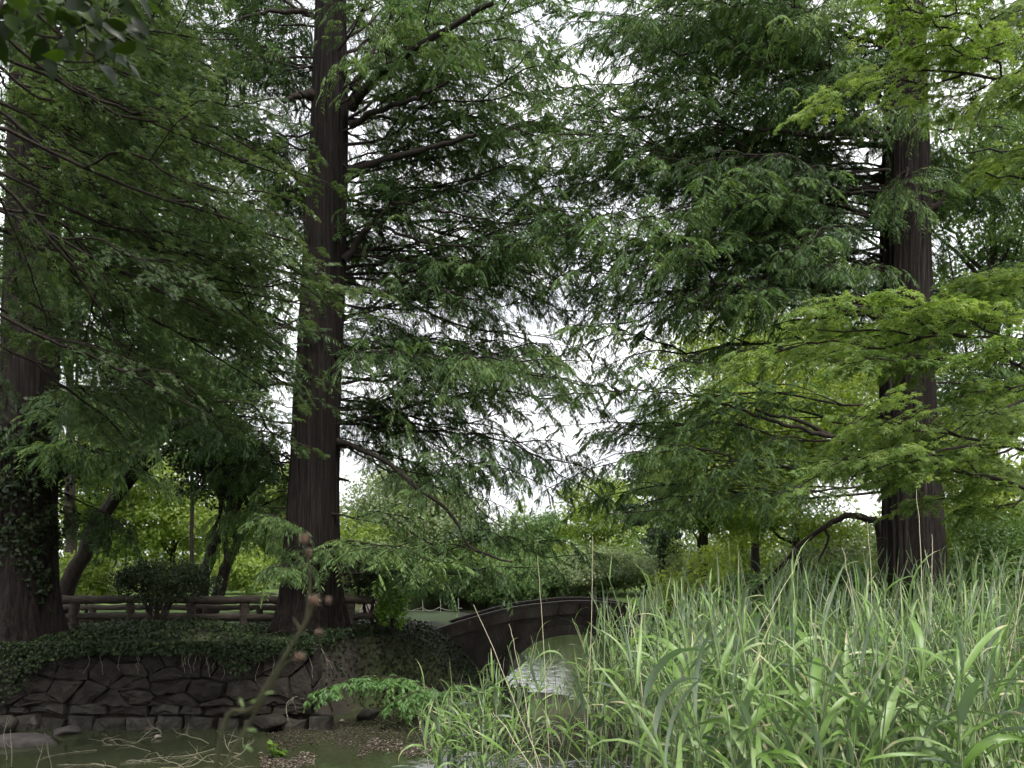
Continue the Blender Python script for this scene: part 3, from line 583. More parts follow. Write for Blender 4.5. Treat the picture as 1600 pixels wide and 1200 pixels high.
# right maple: brighter, flat pads
rb_ = (7.3, 8.6, .6)
def rm(*p): return [np.array(rb_) + np.array([-.1, .1, 2.4])] + [at(*q) for q in p]
right_maple = []
for p in (((1640, 560, 9.2), (1480, 525, 8.8), (1275, 515, 8.8)), ((1650, 600, 8.8), (1520, 560, 8.4), (1370, 560, 8.3)), ((1660, 520, 9.6), (1540, 495, 9.6), (1400, 520, 9.8)),
          ((1640, 720, 8.8), (1480, 680, 8.4), (1300, 660, 8.6)), ((1650, 700, 8.4), (1500, 700, 8.0), (1330, 745, 8.0)), ((1660, 640, 9.0), (1560, 640, 8.8), (1440, 700, 8.6)), ((1650, 780, 8.8), (1540, 740, 8.4), (1420, 735, 8.2)), ((1650, 690, 9.6), (1520, 720, 9.4), (1370, 715, 9.0)),
          ((1650, 290, 9.0), (1600, 240, 8.8), (1500, 240, 8.8)), ((1650, 200, 9.0), (1540, 120, 8.8), (1385, 110, 8.8)), ((1650, 140, 8.8), (1560, 60, 8.6), (1430, 40, 8.6)), ((1660, 100, 9.2), (1600, 0, 9.2), (1520, -60, 9.2)),
          ((1660, 330, 8.4), (1620, 290, 8.2), (1540, 270, 8.0)), ((1650, 60, 9.6), (1580, 10, 9.6), (1500, 90, 9.6)), ((1700, 160, 8.2), (1640, 120, 8.0), (1560, 160, 7.8)), ((1660, 480, 9.8), (1600, 460, 9.8), (1490, 480, 9.8)), ((1660, 620, 9.8), (1600, 600, 9.8), (1510, 620, 9.6)), ((1650, 760, 9.6), (1580, 790, 9.6), (1500, 800, 9.6))):
    right_maple.append((rm(*p), {'t0': .42, 'bright': float(RG.uniform(-.12, .2)), 'sec': .13, 'sec_len': .62}))
maple('maple_tree', 'bright green maple with flat layered sprays reaching in from the right edge', rb_,
      [np.array(rb_) - [0, 0, .3], np.array(rb_) + [-.1, .1, 1.5], np.array(rb_) + [-.1, .1, 2.6], np.array(rb_) + [.2, .3, 6.5]], .12, right_maple, maple_pool(M_MAPR, .064, 720), 4, 3)

# ------------------------------------------------------------------ broadleaf trees and shrubs behind
def bushy(name, label, cat, u, Yd, v_top, v_bot, w_px, mat, n=16000, leaf=.12, clusters=60, flat=.45, trunk=.14, lean=0.0, group=None, zb=None, seed=1, stems=None, tmat=None, depth=1.0, ltm=T_DIAMOND, shell=.45, dens=1.0):
    global NL
    rg = np.random.default_rng(seed); n = int(n * 1.4) if Yd > 16 else n
    s = Yd / F; x0 = (u - 800) * s
    z1 = EYE + (HZ - v_top) * s; z0 = EYE + (HZ - v_bot) * s
    if zb is None: zb = gz(x0 - lean, Yd)
    zb = min(zb, z1 - .4); z0 = max(z0, zb + .05)
    root = empty(name, (x0 - lean, Yd, zb - .05)); tag(root, label, cat, group)
    rx = w_px * s / 2; rz = (z1 - z0) / 2; c0 = np.array([x0, Yd, z0 + rz])
    d = nrm(rg.normal(0, 1, (clusters, 3))); rad = rg.random(clusters) ** shell
    cl = d * rad[:, None]
    cl = cl * np.array([rx * .86, rx * .86 * depth, rz * .86]) + c0
    cl[:, 2] = np.maximum(cl[:, 2], zb + .12)
    wgt = rg.uniform(.5, 1.6, clusters); wgt /= wgt.sum()
    ci = rg.choice(clusters, n, p=wgt)
    csz = rg.uniform(.55, 1.25, clusters) * min(rx, rz * 1.4) * 1.5 / clusters ** .36
    off = rg.normal(0, 1, (n, 3)); off = off / np.maximum(1, np.linalg.norm(off, axis=1, keepdims=True) / 1.5)
    P = cl[ci] + off * csz[ci, None] * np.array([.8, .8, .8 * flat])
    P[:, 2] = np.maximum(P[:, 2], zb + .05)
    N = UP * .9 + off * .5 + nrm(P - c0) * .4 + rg.normal(0, .45, (n, 3))
    D = rg.normal(0, 1, (n, 3)) + nrm(P - c0) * .6 - UP * .25
    Ls = leaf * rg.uniform(.6, 1.25, n)
    cb = rg.normal(0, .17, clusters)
    rnd = np.clip(.5 + cb[ci] + rg.normal(0, .18, n), 0, 1)
    leaves('crown', P, D, N, Ls, Ls * .62, ltm, mat, root, rnd); NL += n
    la = Acc()
    if stems is None:
        b = np.array([x0 - lean, Yd, zb - .15])
        stem_paths = [[b, b + (c0 - b) * .5 + np.array([lean * .1, 0, 0]), c0 + UP * rz * .3]]
    else: stem_paths = stems
    for pth in stem_paths:
        c = smooth_curve(pth, 16, trunk * .12); la.tubes(c, trunk * (1 - .65 * np.linspace(0, 1, 16)), 9)
        pick = rg.choice(clusters, min(9, clusters), replace=False)
        for k in pick:
            st = c[rg.integers(5, 14)]
            la.tubes(smooth_curve([st, (st + cl[k]) / 2 + UP * .12 * rx, cl[k]], 7, .02 * rx), np.linspace(trunk * .35, trunk * .05, 7), 5)
    link('trunk', la.mesh('trunk'), tmat or M_BARK2, root); fix_children(root)
    return root

TB = 'broadleaf_tree'
# --- far shore
bushy(TB, 'round grey green tree dome on the far shore left of centre', 'tree', 655, 58, 704, 935, 250, M_BG3, 26000, .24, 110, .6, .3, seed=21)
bushy(TB, 'pale yellow green tree on the far shore just right of the trunk', 'tree', 560, 54, 800, 935, 130, M_BG1, 9000, .22, 50, .5, .2, seed=22)
bushy(TB, 'small pale tree in front of the round dome on the far shore', 'tree', 620, 52, 845, 935, 120, M_BG3, 7000, .2, 40, .4, .18, seed=23)
bushy('pine_tree', 'dark narrow conifer in the far gap above the bridge', 'tree', 742, 50, 790, 935, 70, M_PINE, 8000, .18, 40, .35, .2, seed=24)
bushy(TB, 'low bushy tree far off in the sky gap above the bridge', 'tree', 830, 62, 792, 930, 160, M_BG2, 11000, .22, 45, .5, .2, seed=25)
bushy(TB, 'light green tree beside the far gap right of the bridge crown', 'tree', 940, 52, 738, 935, 160, M_BG1, 13000, .22, 50, .45, .2, seed=26)
bushy('shrub', 'low clipped pale shrub on the far shore over the bridge ramp', 'shrub', 700, 47, 842, 935, 130, M_BG1, 5000, .17, 30, .5, .1, seed=27)
bushy('shrub', 'low green shrub on the far shore over the bridge crown', 'shrub', 880, 47, 850, 930, 170, M_BG2, 6000, .17, 34, .5, .1, seed=28)
for k, (u, y, vt, wpx, mt, lab) in enumerate(((820, 42.8, 866, 150, M_BG2, 'dense low hedge bush at the far waterline left of the bridge crown'), (940, 42.5, 856, 150, M_BG3, 'grey green hedge bush at the far waterline right of the bridge crown'), (660, 43, 868, 140, M_BG2, 'dense low hedge bush at the far waterline above the rope fence'), (1010, 44, 830, 150, M_BG2, 'dark green shrub at the far waterline left of the pine'), (1080, 40, 820, 160, M_BG3, 'grey green shrub under the pine above the reeds'), (760, 43.5, 885, 100, M_BG2, 'low dark shrub at the far waterline over the bridge ramp'), (905, 43.5, 868, 130, M_BG3, 'grey green shrub at the far waterline over the bridge crown'), (480, 46, 840, 180, M_BG1, 'yellow green shrub on the far shore hidden partly by the middle trunk'), (1160, 36, 800, 190, M_BG1, 'light shrub mass above the reeds between the pine and the right redwood'), (1300, 33, 790, 200, M_BG3, 'grey green shrub mass just left of the right redwood'), (1460, 30, 780, 200, M_BG1, 'light shrub mass just right of the right redwood'), (1590, 28, 760, 180, M_BG3, 'grey green shrub mass at the right edge behind the reeds'), (560, 46, 836, 150, M_BG3, 'pale low shrub on the far shore right of the middle trunk'), (630, 47, 862, 90, M_BG2, 'small green shrub on the far shore above the rope fence'), (780, 47, 846, 110, M_BG2, 'rounded green shrub on the far shore above the bridge ramp'), (960, 46, 838, 140, M_BG3, 'pale grey green shrub on the far shore right of the bridge crown'), (840, 44.5, 872, 120, M_BG3, 'pale low shrub at the far waterline above the bridge crown'), (700, 44.5, 880, 110, M_BG3, 'grey green low shrub at the far waterline above the rope fence'))):
    bushy('shrub', lab, 'shrub', u, y, vt, 935, wpx * 1.25, mt, 6500, .16, 30, .5, .08, seed=140 + k)
# --- right middle distance
bushy('pine_tree', 'dark layered pine behind the drooping redwood branches right of centre', 'tree', 1035, 38, 640, 880, 120, M_PINE, 13000, .16, 55, .25, .25, seed=31)
bushy(TB, 'tall yellow green tree behind the branches left of the right redwood', 'tree', 1180, 31, 400, 850, 370, M_BG1, 34000, .15, 95, .32, .2, seed=32)
bushy(TB, 'leafy green tree with bright low tiers right of the pine', 'tree', 1100, 27, 560, 900, 230, M_BG2, 18000, .12, 80, .3, .18, seed=33)
bushy(TB, 'light green spreading tree left of the right redwood trunk base', 'tree', 1210, 26, 500, 900, 390, M_BG1, 36000, .12, 80, .28, .16, lean=-.4, seed=34,
      stems=[[at(1250, 930, 26), at(1245, 850, 26), at(1240, 750, 26), at(1210, 620, 26)]])
bushy(TB, 'green tree filling the gap right of the right redwood', 'tree', 1550, 22, 60, 720, 360, M_BG2, 26000, .12, 90, .35, .2, seed=35)
bushy(TB, 'pale yellow green tree low behind the right edge', 'tree', 1545, 19, 600, 900, 250, M_BG1, 14000, .10, 70, .3, .15, seed=36)
bushy(TB, 'green tree high behind the right redwood trunk', 'tree', 1400, 28, 380, 800, 260, M_BG2, 14000, .13, 70, .35, .2, seed=37)
for k, (u, y, vt, wpx, mt, lab) in enumerate(((1090, 19, 850, 150, M_BG1, 'low yellow green shrub above the reeds left of the dark branch'), (1200, 18, 880, 150, M_BG2, 'low green shrub behind the reeds under the dark branch'),
        (1330, 17.5, 860, 150, M_BG2, 'shaded green shrub behind the reeds against the right redwood'), (1520, 17, 800, 190, M_BG2, 'green shrub behind the reeds right of the right redwood'), (1610, 16.5, 780, 170, M_BG2, 'green shrub behind the reeds at the right edge'))):
    bushy('shrub', lab, 'shrub', u, y, vt, 990, wpx, mt, 7000, .085, 40, .5, .05, seed=40 + k)
# --- left, behind the fences
bushy(TB, 'bright yellow green tree glowing behind the left fence', 'tree', 270, 37, 680, 925, 280, M_BG1, 20000, .17, 80, .35, .16, seed=51)
bushy(TB, 'light green tree behind the left redwood and the leaning trunk', 'tree', 150, 34, 560, 920, 240, M_BG1, 18000, .16, 70, .35, .16, seed=52)
bushy(TB, 'pale green tree behind the fence close left of the middle redwood', 'tree', 415, 40, 690, 925, 210, M_BG1, 14000, .18, 60, .35, .16, seed=53)
bushy(TB, 'tall green tree filling the background above the left fence', 'tree', 300, 23, 200, 720, 380, M_BG2, 26000, .11, 90, .35, .07, seed=54)
bushy(TB, 'grey green tree behind the left redwood trunk', 'tree', 110, 26, 100, 720, 300, M_BG2, 22000, .12, 70, .35, .2, seed=55)
bushy('shrub', 'bright low shrub between the left redwood and the clipped bush', 'shrub', 135, 20.5, 862, 955, 100, M_BG1, 5000, .09, 30, .5, .05, seed=56)
bushy('shrub', 'pale low shrub behind the fence right of the clipped bush', 'shrub', 385, 33, 860, 935, 140, M_BG1, 6000, .13, 30, .5, .05, seed=57)
# leaning dark trees on the path
bushy('leaning_tree', 'dark trunk leaning right behind the fence beside the left redwood', 'tree', 300, 17.6, 560, 720, 240, M_BG2, 9000, .09, 60, .3, .20, seed=58,
      stems=[[at(88, 965, 18), at(125, 870, 17.9), at(180, 770, 17.7), at(235, 690, 17.6), at(330, 600, 17.4)]])
bushy('leaning_tree', 'forked dark leafy tree leaning right behind the clipped bush', 'tree', 345, 18.4, 650, 790, 210, M_DARK, 9000, .09, 50, .4, .16, seed=59,
      stems=[[at(308, 965, 18.6), at(325, 880, 18.5), at(352, 820, 18.4), at(385, 765, 18.3), at(400, 690, 18.3)], [at(330, 960, 18.6), at(352, 890, 18.6), at(375, 840, 18.5), at(405, 790, 18.4)]])
# clipped bush and vine covered shrub
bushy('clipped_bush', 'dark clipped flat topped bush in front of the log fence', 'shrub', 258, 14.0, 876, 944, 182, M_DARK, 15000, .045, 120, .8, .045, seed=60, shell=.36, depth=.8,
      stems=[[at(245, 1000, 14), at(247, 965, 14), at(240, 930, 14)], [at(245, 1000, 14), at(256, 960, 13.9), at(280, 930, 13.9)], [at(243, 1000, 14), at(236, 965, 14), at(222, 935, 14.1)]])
bushy('shrub', 'dark shrub on a bent stem between the middle redwood and the bridge', 'shrub', 580, 15.2, 868, 930, 105, M_DARK, 6000, .055, 50, .7, .04, seed=61,
      stems=[[at(592, 992, 15.2), at(582, 970, 15.2), at(568, 950, 15.2), at(580, 920, 15.2)], [at(596, 992, 15.2), at(600, 960, 15.2), at(598, 920, 15.2)]])
bushy('vine', 'yellow green vine climbing a post at the left end of the bridge', 'vine', 612, 15.0, 900, 1003, 52, M_VINE, 2600, .06, 40, .9, .03, seed=62, ltm=T_IVY)
# far wood closing the horizon
P = []; rg = np.random.default_rng(77)
n = 26000
wx = rg.uniform(-120, 120, n); wy = 86 + rg.uniform(0, 14, n); top = 6.0 + 2.2 * vnoise(wx * .5, wy * .2) + 1.6 * vnoise(wx * 1.7, wx * .2, 3)
wz = 1.2 + np.clip(top, 2.5, 20) * rg.random(n) ** .8
PP = np.stack([wx, wy, wz], 1)
tag(leaves('far_wood', PP, rg.normal(0, 1, (n, 3)), UP + rg.normal(0, .7, (n, 3)) - [0, .5, 0], .8 * rg.uniform(.6, 1.2, n), .55, T_DIAMOND, M_BG3, None), label='far pale wood along the horizon beyond the pond', cat='wood', kind='stuff')

# ------------------------------------------------------------------ stone wall, stone by stone
def clip_poly(poly, a, b):
    """keep the side of the poly nearer to a than b"""
    m_ = (a + b) / 2; nn = b - a; out = []
    for i in range(len(poly)):
        p0, p1 = poly[i], poly[(i + 1) % len(poly)]
        d0, d1 = np.dot(p0 - m_, nn), np.dot(p1 - m_, nn)
        if d0 <= 0: out.append(p0)
        if d0 * d1 < 0: out.append(p0 + (p1 - p0) * d0 / (d0 - d1))
    return out
wall = empty('retaining_wall', (-6.5, 12.3, -.3)); tag(wall, 'dark dry stone retaining wall along the water on the left', 'wall')
rg = np.random.default_rng(9)
def stone(name, poly, ywall, mat, prot, parent, joint=.006):
    poly = np.array(poly); c = poly.mean(0)
    rgn = rg
    # denser outline with wobble
    ring = []
    for i in range(len(poly)):
        a, b = poly[i], poly[(i + 1) % len(poly)]; k = max(1, int(np.linalg.norm(b - a) / .11))
        for q in range(k): ring.append(a + (b - a) * q / k)
    ring = np.array(ring); dist = np.linalg.norm(ring - c, axis=1, keepdims=True)
    ring = ring - (ring - c) / dist * joint * rgn.uniform(.3, 2.2) + rgn.normal(0, .011, ring.shape)
    n = len(ring)
    V = []; tilt = rgn.normal(0, .22, 2)
    for sc_, y in ((.97, .22), (1.0, .02), (.972, -.018), (.6, -.026)):
        r2 = c + (ring - c) * sc_
        off = ((r2 - c) @ tilt) * .5 + rgn.normal(0, .014, n) - prot
        for (x, z), o_ in zip(r2, off):
            V.append((x, ywall(z) + (y + o_ if y < .2 else y), z))
    V.append((c[0], ywall(c[1]) - .034 - prot + rgn.normal(0, .01), c[1]))
    Fs = []
    for k in range(3):
        for i in range(n): j = (i + 1) % n; Fs.append((k * n + i, k * n + j, (k + 1) * n + j, (k + 1) * n + i))
    for i in range(n): Fs.append((3 * n + i, 3 * n + (i + 1) % n, 4 * n))
    me = bpy.data.meshes.new(name); me.from_pydata([tuple(map(float, v)) for v in V], [], Fs); me.update()
    return link(name, me, mat, parent)
yw = lambda z: 12.12 + .28 * (z + .1) / 1.3
x0w, x1w = -10.2, -3.05
# courses of blocks at the waterline
x = x0w
while x < x1w:
    wd = rg.uniform(.32, .62); h = rg.uniform(.19, .25)
    stone('stone', [(x, -.32), (x + wd, -.32), (x + wd - rg.uniform(0, .04), -.05 + h + rg.normal(0, .02)), (x + rg.uniform(0, .04), -.05 + h + rg.normal(0, .02))], yw, M_STONEG, rg.uniform(.01, .07), wall, .01)
    x += wd
x = x0w + .1
while x < x1w:
    wd = rg.uniform(.25, .7)
    z_ = .21 + rg.normal(0, .01)
    stone('stone', [(x, z_), (x + wd, z_), (x + wd - .03, z_ + rg.uniform(.10, .15)), (x + wd * .5, z_ + rg.uniform(.12, .17)), (x + .03, z_ + rg.uniform(.10, .14))], yw, M_STONEG if rg.random() < .6 else M_STONE, rg.uniform(-.02, .05), wall, .008)
    x += wd
# irregular upper stones: cells between scattered centres
pts = []
for zr in (.43, .62, .80, .98, 1.15):
    x = x0w + rg.uniform(0, .4)
    while x < x1w: pts.append((x, zr + rg.normal(0, .085))); x += rg.choice([rg.uniform(.22, .4), rg.uniform(.45, .85)])
pts = np.array(pts); sc2 = np.array([.58, 1.])
shear = lambda q: np.array([q[0] + .28 * math.sin(q[1] * 9 + q[0] * 1.3), q[1]])
pts = np.array([shear(q) for q in pts])
for i, a in enumerate(pts):
    poly = [np.array(q, float) * sc2 for q in ((a[0] - .9, .335), (min(a[0] + .9, x1w + .15), .335), (min(a[0] + .9, x1w + .05), 1.24), (a[0] - .9, 1.24))]
    for j, b in enumerate(pts):
        if j != i and abs(b[0] - a[0]) < 2: poly = clip_poly(poly, a * sc2, b * sc2)
        if len(poly) < 3: break
    if len(poly) < 3: continue
    stone('stone', [q / sc2 for q in poly], yw, M_STONE, rg.uniform(-.02, .05), wall)
# earth core behind the joints
a_ = Acc(); a_.box((-6.75, 12.66, .4), (3.55, .2, .74)); a_.V[0][:, 1] = np.where(a_.V[0][:, 1] < 12.6, yw(a_.V[0][:, 2]) + .08, 12.86); link('earth_core', a_.mesh('earth_core', False), M_SOIL, wall)
fix_children(wall)

ro = Acc(); rgr = np.random.default_rng(44)
for k in range(46):
    x_ = rgr.uniform(-9.5, -3.1); ln = rgr.uniform(.12, .55); n_ = 7; q = np.linspace(0, 1, n_)
    p_ = np.stack([x_ + np.cumsum(rgr.normal(0, .025, n_)), yw(1.22 - ln * q) - .07 - .03 * np.sin(q * 3) + rgr.normal(0, .008, n_), 1.24 - ln * q], 1); ro.tubes(p_, np.linspace(.005, .002, n_), 4)
tag(link('hanging_roots', ro.mesh('hanging_roots'), M_TWIGL), 'thin dry roots and stems hanging over the stone wall face', 'roots', kind='stuff')
# rocks at the water's edge
def rock(label, u, v, Yd, sx, sy, sz, mat, seed, group=None, zc=None):
    rg = np.random.default_rng(seed)
    n1, n2 = 14, 22
    ph = np.linspace(0, PI, n1); th = np.arange(n2) * 2 * PI / n2
    d = np.stack([np.sin(ph)[:, None] * np.cos(th), np.sin(ph)[:, None] * np.sin(th), np.cos(ph)[:, None] * np.ones(n2)], -1)
    r_ = np.ones((n1, n2))
    for k in range(11):          # planes cut the lump into facets
        nn = nrm(rg.normal(0, 1, 3)); dd = rg.uniform(.45, .9); pr = d @ nn
        r_ = np.minimum(r_, np.where(pr > .05, dd / np.maximum(pr, .05), 9))
    r_ += rg.normal(0, .016, r_.shape)
    V = (d * r_[..., None] * np.array([sx, sy, sz])).reshape(-1, 3)
    b = (np.arange(n1 - 1) * n2)[:, None]; k = np.arange(n2)[None]; k2 = (k + 1) % n2
    Q = np.stack([b + k, b + n2 + k, b + n2 + k2, b + k2], -1).reshape(-1, 4)
    p_ = at(u, v, Yd); p_[2] = p_[2] if zc is None else zc
    o = link('rock', np_mesh('rock', V, Q), mat, None, p_); tag(o, label, 'rock', group); return o
rock('large flat wedge rock at the waterline in the bottom left corner', 45, 1162, 11.2, .52, .34, .15, M_ROCK, 3, zc=.01)
rock('small pale flat rock beside the wedge rock at the wall foot', 100, 1152, 11.8, .24, .2, .1, M_ROCK, 4, zc=.03)
rock('low brown rock at the far left under the ivy', 8, 1132, 11.85, .26, .2, .2, M_STONEG, 5, zc=.06)
rock('grey rock half buried under the low redwood shoot', 575, 1122, 12.9, .2, .18, .13, M_STONEG, 6, zc=.08)
rock('tiny white pebble on the mud below the redwood shoot', 533, 1130, 12.6, .045, .04, .03, M_PALE, 7, zc=.03)
rock('small pale stone lying in the water before the wall', 247, 1153, 11.5, .06, .05, .04, M_PALE, 8, zc=.01)
rock('pale pinkish block seen between the fence posts right of the middle trunk', 577, 975, 19.5, .28, .25, .34, M_PALE, 9, zc=1.2)
rock('flat stepping stone in the mud left of the middle trunk', 420, 1105, 12.0, .34, .25, .16, M_STONE, 10, zc=.1)

# ------------------------------------------------------------------ log fences
def log(acc_name, p0, p1, r, parent, seed, mat=M_LOG, n=9, segs=12):
    rg = np.random.default_rng(seed)
    c = np.linspace(p0, p1, n); c[1:-1] += rg.normal(0, r * .10, (n - 2, 3))
    a = Acc(); rr = r * (1 + rg.normal(0, .05, n)); a.tubes(c, rr, segs)
    # closing caps
    V = a.V[0]
    for end in (0, n - 1):
        ring = V[end * segs:(end + 1) * segs]; a.add(np.vstack([ring, ring.mean(0)[None]]), np.array([[i, (i + 1) % segs, segs, segs] for i in range(segs)])[:, [0, 1, 2, 2]][:, :4])
    Vn = np.concatenate(a.V); Q = np.concatenate(a.Q)
    me = bpy.data.meshes.new(acc_name); me.from_pydata(Vn.tolist(), [], [tuple(dict.fromkeys(q)) for q in Q.tolist()])
    for pl in me.polygons: pl.use_smooth = True
    return link(acc_name, me, mat, parent)
def fence(label, Yf, us, top_v, rails, r_post, r_rail, seed):
    zt = EYE + (HZ - top_v) / F * Yf
    xs = [(u - 800) / F * Yf for u in us]
    root = empty('log_fence', (xs[0], Yf, 1.2)); tag(root, label, 'fence')
    for k, x in enumerate(xs):
        log('post', (x, Yf, gz(x, Yf) - .25), (x, Yf, zt - r_rail * .7), r_post, root, seed + k)
    for k, v in enumerate(rails):
        z = EYE + (HZ - v) / F * Yf
        rr = r_rail if k == 0 else r_rail * .82
        if k == 0:     # long top logs over several posts
            for q, (i0, i1) in enumerate(((0, 2), (2, 4), (4, 6), (6, len(xs) - 1))):
                i1 = min(i1, len(xs) - 1)
                if i1 > i0: log('top_rail', (xs[i0] - .13, Yf, z + .01 * (q % 2)), (xs[i1] - .14, Yf, z - .008 * (q % 2)), rr, root, seed + 20 + q, n=14)
        else:
            for i in range(len(xs) - 1): log('rail', (xs[i] + r_post * .8, Yf, z + random.uniform(-.02, .02)), (xs[i + 1] - r_post * .8, Yf, z + random.uniform(-.02, .02)), rr, root, seed + 40 + 10 * k + i)
    fix_children(root)
fence('rustic log fence with thick top rail behind the clipped bush and middle redwood', 15.0, [20, 117, 203, 298, 382, 466, 548, 596], 938, [937, 963], .085, .078, 100)
fence('second log fence seen through the first one across the path', 17.2, [60, 145, 232, 320, 405, 490], 944, [949, 968], .07, .06, 200)
# pale rope fence before the far water
root = empty('rope_fence', at(620, 985, 21)); tag(root, 'thin pale rope fence before the water left of the bridge', 'fence')
for k, u in enumerate((612, 636, 660, 688, 716)):
    p_ = at(u, 935, 20.6); a = Acc(); a.tubes(np.array([[p_[0], p_[1], gz(p_[0], p_[1]) - .2], [p_[0] + .01, p_[1], p_[2] * .5 + .5], p_]), np.array([.014, .013, .012]), 6); link('post', a.mesh('post'), M_ROPE, root)
for k, v in enumerate((952, 978)):
    a = Acc(); c = np.array([at(u, v + 3 * math.sin(i * 1.9 + k), 20.6) for i, u in enumerate(np.linspace(606, 722, 14))]); a.tubes(c, np.full(14, .010), 5); link('rope', a.mesh('rope'), M_ROPE, root)
fix_children(root)

# ------------------------------------------------------------------ arched bridge
YB0, YB1 = 16.4, 18.3
br = empty('arched_bridge', at(905, 1085, YB0)); tag(br, 'dark arched stone footbridge over the water behind the reeds', 'bridge')
topc = smooth_curve([at(600, 1012, YB0), at(640, 998, YB0), at(690, 980, YB0), at(734, 966, YB0), at(800, 949, YB0), at(872, 940, YB0), at(905, 938.5, YB0), at(944, 940, YB0), at(1003, 950, YB0), at(1070, 968, YB0), at(1130, 985, YB0), at(1175, 1000, YB0), at(1215, 1013, YB0)], 61)
tx_, tz_ = topc[:, 0], topc[:, 2]
cx = (905 - 800) / F * YB0; hw = 118 * YB0 / F; ztop_op = at(0, 992, YB0)[2]; zsp = -.15
def soffit(x):
    t = np.clip(np.abs(x - cx) / hw, 0, 1); return np.where(np.abs(x - cx) < hw, zsp + (ztop_op - zsp) * (1 - t ** 2.4) ** .5, -.5)
xs = np.sort(np.concatenate([tx_, cx + hw * np.sin(np.linspace(-PI / 2, PI / 2, 40)), [cx - hw - 1e-3, cx + hw + 1e-3]]))
zt = np.interp(xs, tx_, tz_); zs = soffit(xs)
def slab(name, xs, zlo, zhi, y0, y1, mat, parent):
    n = len(xs); V = []
    for y in (y0, y1):
        V += [(x, y, z) for x, z in zip(xs, zlo)] + [(x, y, z) for x, z in zip(xs, zhi)]
    Fs = []
    o2 = 2 * n
    for i in range(n - 1):
        Fs += [(i, i + 1, n + i + 1, n + i), (o2 + i + 1, o2 + i, o2 + n + i, o2 + n + i + 1), (n + i, n + i + 1, o2 + n + i + 1, o2 + n + i), (i + 1, i, o2 + i, o2 + i + 1)]
    Fs += [(0, n, o2 + n, o2), (n - 1, o2 + n - 1, o2 + 2 * n - 1, 2 * n - 1)]
    me = bpy.data.meshes.new(name); me.from_pydata([tuple(map(float, v)) for v in V], [], Fs); me.update()
    return link(name, me, mat, parent)
slab('arch', xs, zs, zt - .27, YB0 + .07, YB1 - .07, M_CONC, br)
for i in range(0, 60, 5):
    j = slice(i, i + 6); xx = tx_[j].copy(); xx[0] += .008; xx[-1] -= .008; o_ = rg.normal(0, .006)
    slab('edge_block', xx, tz_[j] - .275 + rg.normal(0, .004), tz_[j] - .043, YB0 + o_, YB0 + .24, M_CONC, br)
slab('edge_beam', tx_, tz_ - .275, tz_ - .04, YB1 - .24, YB1, M_CONC, br)
slab('coping', tx_, tz_ - .042, tz_, YB0 - .025, YB0 + .27, M_CONC2, br)
slab('coping', tx_, tz_ - .042, tz_, YB1 - .27, YB1 + .025, M_CONC2, br)
slab('deck', tx_, tz_ - .272, tz_ - .14, YB0 + .242, YB1 - .242, M_DECK, br)
# stones of the arch ring, a little proud of the face
av = np.linspace(-PI / 2 * .98, PI / 2 * .98, 20)
for i in range(19):
    p4 = []
    for a, rr in ((av[i], 0), (av[i + 1], 0), (av[i + 1], .2), (av[i], .2)):
        t = math.sin(a); x_ = cx + hw * t; z_ = zsp + (ztop_op - zsp) * max(0, 1 - abs(t) ** 2.4) ** .5
        p4.append((x_ + rr * t * .9, z_ + rr * math.sqrt(max(0, 1 - t * t * .8))))
    m4 = np.mean(p4, 0); p4 = [m4 + (np.array(q) - m4) * .96 for q in p4]
    V = [(q[0], YB0 + .045 + rg.normal(0, .004), q[1]) for q in p4] + [(q[0], YB0 + .13, q[1]) for q in p4]
    me = bpy.data.meshes.new('arch_stone'); me.from_pydata([tuple(map(float, v)) for v in V], [], [(0, 1, 2, 3), (7, 6, 5, 4), (0, 4, 5, 1), (1, 5, 6, 2), (2, 6, 7, 3), (3, 7, 4, 0)]); me.update()
    link('arch_stone', me, M_CONC, br)
fix_children(br)

# ------------------------------------------------------------------ ground cover and ivy
def ivy_patch(name, label, P, N, size, mat, rndb=.5, cat='ivy'):
    n = len(P); rg = np.random.default_rng(n)
    D = rg.normal(0, 1, (n, 3)) * [1, 1, .4] - UP * .35 - N * .1
    return tag(leaves(name, P, D, N + rg.normal(0, .4, (n, 3)), size * rg.uniform(.6, 1.25, n), size * .95, T_IVY, mat, None, np.clip(rg.normal(rndb, .22, n), 0, 1)), label, cat, kind='stuff')
rg = np.random.default_rng(5)
n = 40000
gx_ = rg.uniform(-10.2, -1.6, n); gy_ = 12.35 + rg.random(n) ** 1.2 * 3.2
gz_ = ground_h(gx_, gy_)
patch = vnoise(gx_ * 2.6, gy_ * 3.1, 4) + .5 * vnoise(gx_ * 6.1, gy_ * 5.3, 9)
keep = (gz_ > .75) & ((gy_ < 14.5) | (rg.random(n) < .3)) & (rg.random(n) < np.clip(1.0 + 1.1 * patch, .12, 1))
lump = .12 + .17 * vnoise(gx_ * 2.2, gy_ * 2.2) + .07 * patch
edge = np.exp(-(gy_ - 12.35) / .22)
gz2 = gz_ + np.clip(lump, .01, .42) * rg.random(n) + .02
P = np.stack([gx_, gy_, gz2], 1)[keep]
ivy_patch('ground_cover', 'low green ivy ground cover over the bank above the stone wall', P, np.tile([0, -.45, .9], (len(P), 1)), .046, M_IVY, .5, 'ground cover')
# hanging fringe over the wall head
n = 7500; hx = rg.uniform(-10.2, -3.0, n); fall = rg.random(n) ** 2 * (.18 + .36 * np.clip(vnoise(hx * 2.9, hx * .3, 2), 0, 1) + .62 * np.exp(-((hx + 8.0) / .75) ** 2))
P = np.stack([hx, 12.36 - .10 - .22 * fall - rg.random(n) * .08, 1.30 - fall], 1)
ivy_patch('hanging_ivy', 'ivy fringe hanging over the stone wall, longest at the left', P, np.tile([0, -.9, .4], (n, 1)), .046, M_IVY, .45)
